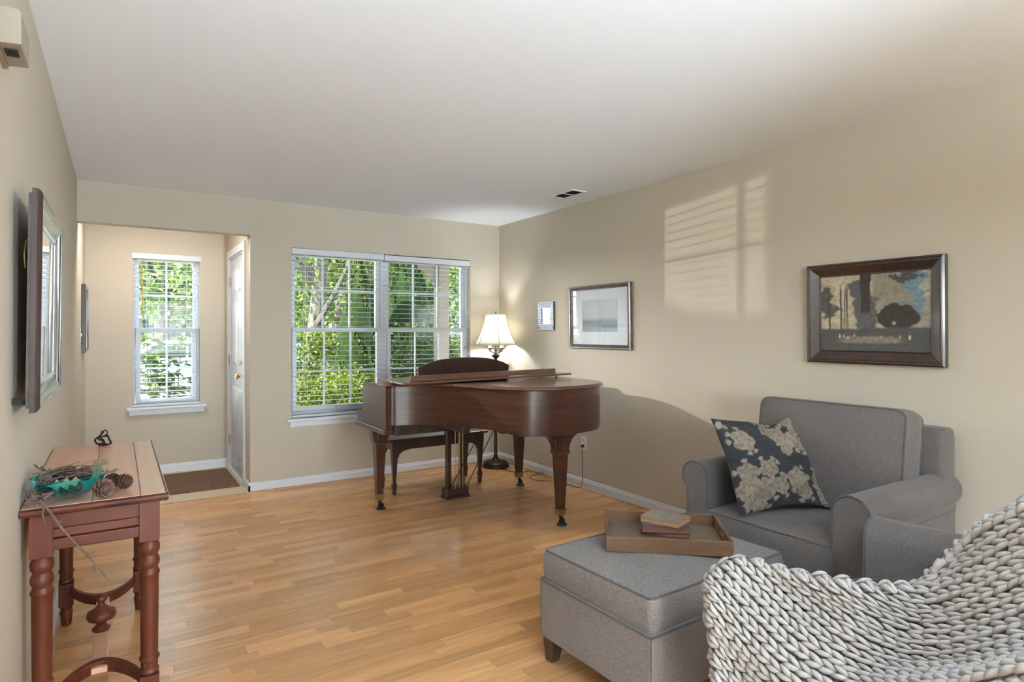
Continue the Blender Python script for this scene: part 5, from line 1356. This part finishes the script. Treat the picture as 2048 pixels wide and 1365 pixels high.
bush(820, 720, 8.0, (.9, .4, .65), 3500, .06, 'leafD', 'dark shrub filling the lower right of the double window', 8)
bush(662, 690, 11.2, (.9, .6, .35), 2000, .08, 'leafY', 'bright bush beyond the parked blue car', 9)
bush(905, 700, 11.5, (.8, .6, .35), 1500, .08, 'leafY', 'light green bush right of the porch post', 10)
tree(612, 11.5, 6.5, 2.6, 5000, .16, M['leafG'], 'forked shade tree with grey trunk close to the double window', 11, trunk=.15, lean=.5)
tree(655, 15.0, 7.5, 3.0, 5200, .17, M['leafY'], 'sunlit lime tree behind the forked tree', 12, trunk=.14, ch=3.8, lean=1.2)
tree(560, 17.0, 8, 3.4, 5200, .2, M['leafP'], 'pale leafy tree left of the forked tree', 13, trunk=.16, ch=3.6)
tree(740, 20.0, 9, 4.2, 5200, .22, M['leafG'], 'wide green tree far behind the arborvitae', 14, trunk=.2, ch=4.2)
tree(320, 22.0, 9, 4.4, 6500, .22, M['leafP'], 'pale green tree filling the upper entry window', 15, trunk=.18, ch=5.2)
tree(392, 24.0, 7, 2.6, 3500, .2, M['leafP'], 'small pale tree at the right edge of the entry window', 16, trunk=.1, ch=4.0)
tree(250, 27.0, 10, 4.6, 4200, .25, M['leafP'], 'far pale tree at the left of the entry window', 17, trunk=.2, ch=5.6)
tree(930, 27.0, 9, 4.0, 4200, .22, M['leafP'], 'far pale tree seen right of the porch post', 18, trunk=.2, ch=4.6)
tree(610, 33.0, 11, 6.5, 5200, .32, M['leafP'], 'farthest pale tree row behind the road', 19, trunk=.2, ch=4.6)
tree(480, 30.0, 10, 5.5, 4200, .3, M['leafG'], 'mid green tree across the road', 20, trunk=.2, ch=4.6)
tree(840, 30.0, 10, 5.5, 4200, .3, M['leafG'], 'mid green tree across the road behind the porch', 21, trunk=.2, ch=4.6)
# laurel shrub with large leaves in the entry window
LS = aty(335, 740, 7.65)
ls = empty('laurel_shrub', (LS.x, LS.y, GZ), 0, 'laurel shrub with long glossy leaves filling the lower entry window', 'shrub')
lm = MB(); LL, LW = .165, .027
for i in range(6):
    pass
tl = [i / 5 for i in range(6)]
up_ = [(t * LL, LW * math.sin(PI * t ** .8), .006 * math.sin(PI * t) - .05 * t * t) for t in tl]
md = [(t * LL, 0, -.05 * t * t - .004) for t in tl]
dn = [(t * LL, -LW * math.sin(PI * t ** .8), .006 * math.sin(PI * t) - .05 * t * t) for t in tl]
lm.loops([up_, md, dn], False, False)
leaf0 = None; rd = random.Random(21); stems = MB(); cnt = 0
for k in range(13):
    bx, by = rd.uniform(-.14, .14), rd.uniform(-.15, .15); tx, ty_ = bx * 2.4 + rd.uniform(-.10, .10), by * 1.5
    hh = rd.uniform(1.0, 1.66) if k > 3 else 1.62
    pts = bezier([(bx, by, 0), (bx + (tx - bx) * .4, by, hh * .5), (tx, ty_, hh)], 8); stems.tube(pts, .009, 6, taper=[1 - .6 * i / len(pts) for i in range(len(pts))])
    z_ = .55
    while z_ < 1 and cnt < 285:
        q = pts[int(z_ * (len(pts) - 1))]
        for s_ in range(2 if z_ < .93 else 5):
            a = rd.uniform(0, 6.28)
            if leaf0 is None: leaf0 = lm.build('leaf', M['leafR'], ls, smooth=True); o = leaf0
            else: o = leaf0.copy(); COL.objects.link(o); o.parent = ls
            o.location = q; o.rotation_euler = (rd.uniform(-.5, .5), rd.uniform(-.75, .35), a); sc_ = rd.uniform(.75, 1.25); o.scale = (sc_,) * 3
            cnt += 1
        z_ += .05
stems.build('stems', M['bark'], ls, smooth=True)
# parked cars
def car(px, Y, rz, mat, label):
    p = aty(px, 664, Y); c = empty('parked_car', (p.x, p.y, GZ + .012), rz, label, 'car')
    side = [(-2.15, .35), (-2.2, .62), (-2.05, .80), (-1.35, .90), (-.65, 1.36), (.75, 1.40), (1.45, .98), (2.1, .90), (2.2, .62), (2.15, .35)]
    MB().prism(side, -.82, .82, 'y').build('body', mat, c, bevel=.06, seg=3)
    for s in (-1, 1):
        MB().prism([(-1.15, .93), (-.60, 1.29), (.05, 1.32), (.05, .93)], s * .822, s * .828, 'y').prism([(.12, .93), (.12, 1.32), (.70, 1.32), (1.22, .96)], s * .822, s * .828, 'y').build('side_window', M['carglass'], c)
        for x in (-1.35, 1.35):
            T = Matrix.Translation((x, s * .74, .33)) @ Matrix.Rotation(PI / 2, 4, 'X')
            MB().lathe([(.05, -.1), (.30, -.1), (.33, -.07), (.33, .07), (.30, .1), (.05, .1)], 18, M=T).build('wheel', M['tyre'], c, smooth=True)
    MB().add([(-1.30, -.7, .94), (-1.30, .7, .94), (-.72, .62, 1.33), (-.72, -.62, 1.33)], [(0, 1, 2, 3)]).build('windscreen', M['carglass'], c)
car(662, 13.4, .25, M['carblue'], 'pale blue car parked behind the shrubs outside the double window')
car(352, 19.5, .15, M['carsilver'], 'silver car parked on the road seen through the entry window')
# far houses
def house(px, Y, w_, h_, label):
    p = aty(px, 664, Y); hs = empty('house', (p.x, p.y, GZ), 0, label, 'house')
    MB().box(-w_ / 2, w_ / 2, 0, 7, 0, h_).build('wall', M['siding'], hs)
    MB().prism([(-w_ / 2 - .4, h_), (0, h_ + 2.4), (w_ / 2 + .4, h_)], -.4, 7.4, 'y').build('roof', M['roof'], hs)
    for x in np.arange(-w_ / 2 + 1.2, w_ / 2 - .8, 2.2):
        for z in (1.0, 3.6):
            if z + 1.4 < h_:
                f_ = MB().box(x - .55, x + .55, -.05, .02, z - .08, z + 1.38).build('window', M['trim'], hs); MB().box(x - .45, x + .45, -.06, -.04, z, z + 1.3).build('pane', M['carglass'], f_)
    MB().box(-w_ / 2 + .1, -w_ / 2 + 1.0, -.06, .02, 0, 2.1).build('front_door', M['porch'], hs)
house(330, 34, 13, 5.4, 'white two-storey house across the road seen through the entry window')
house(925, 40, 12, 5.4, 'white two-storey house far right beyond the porch')
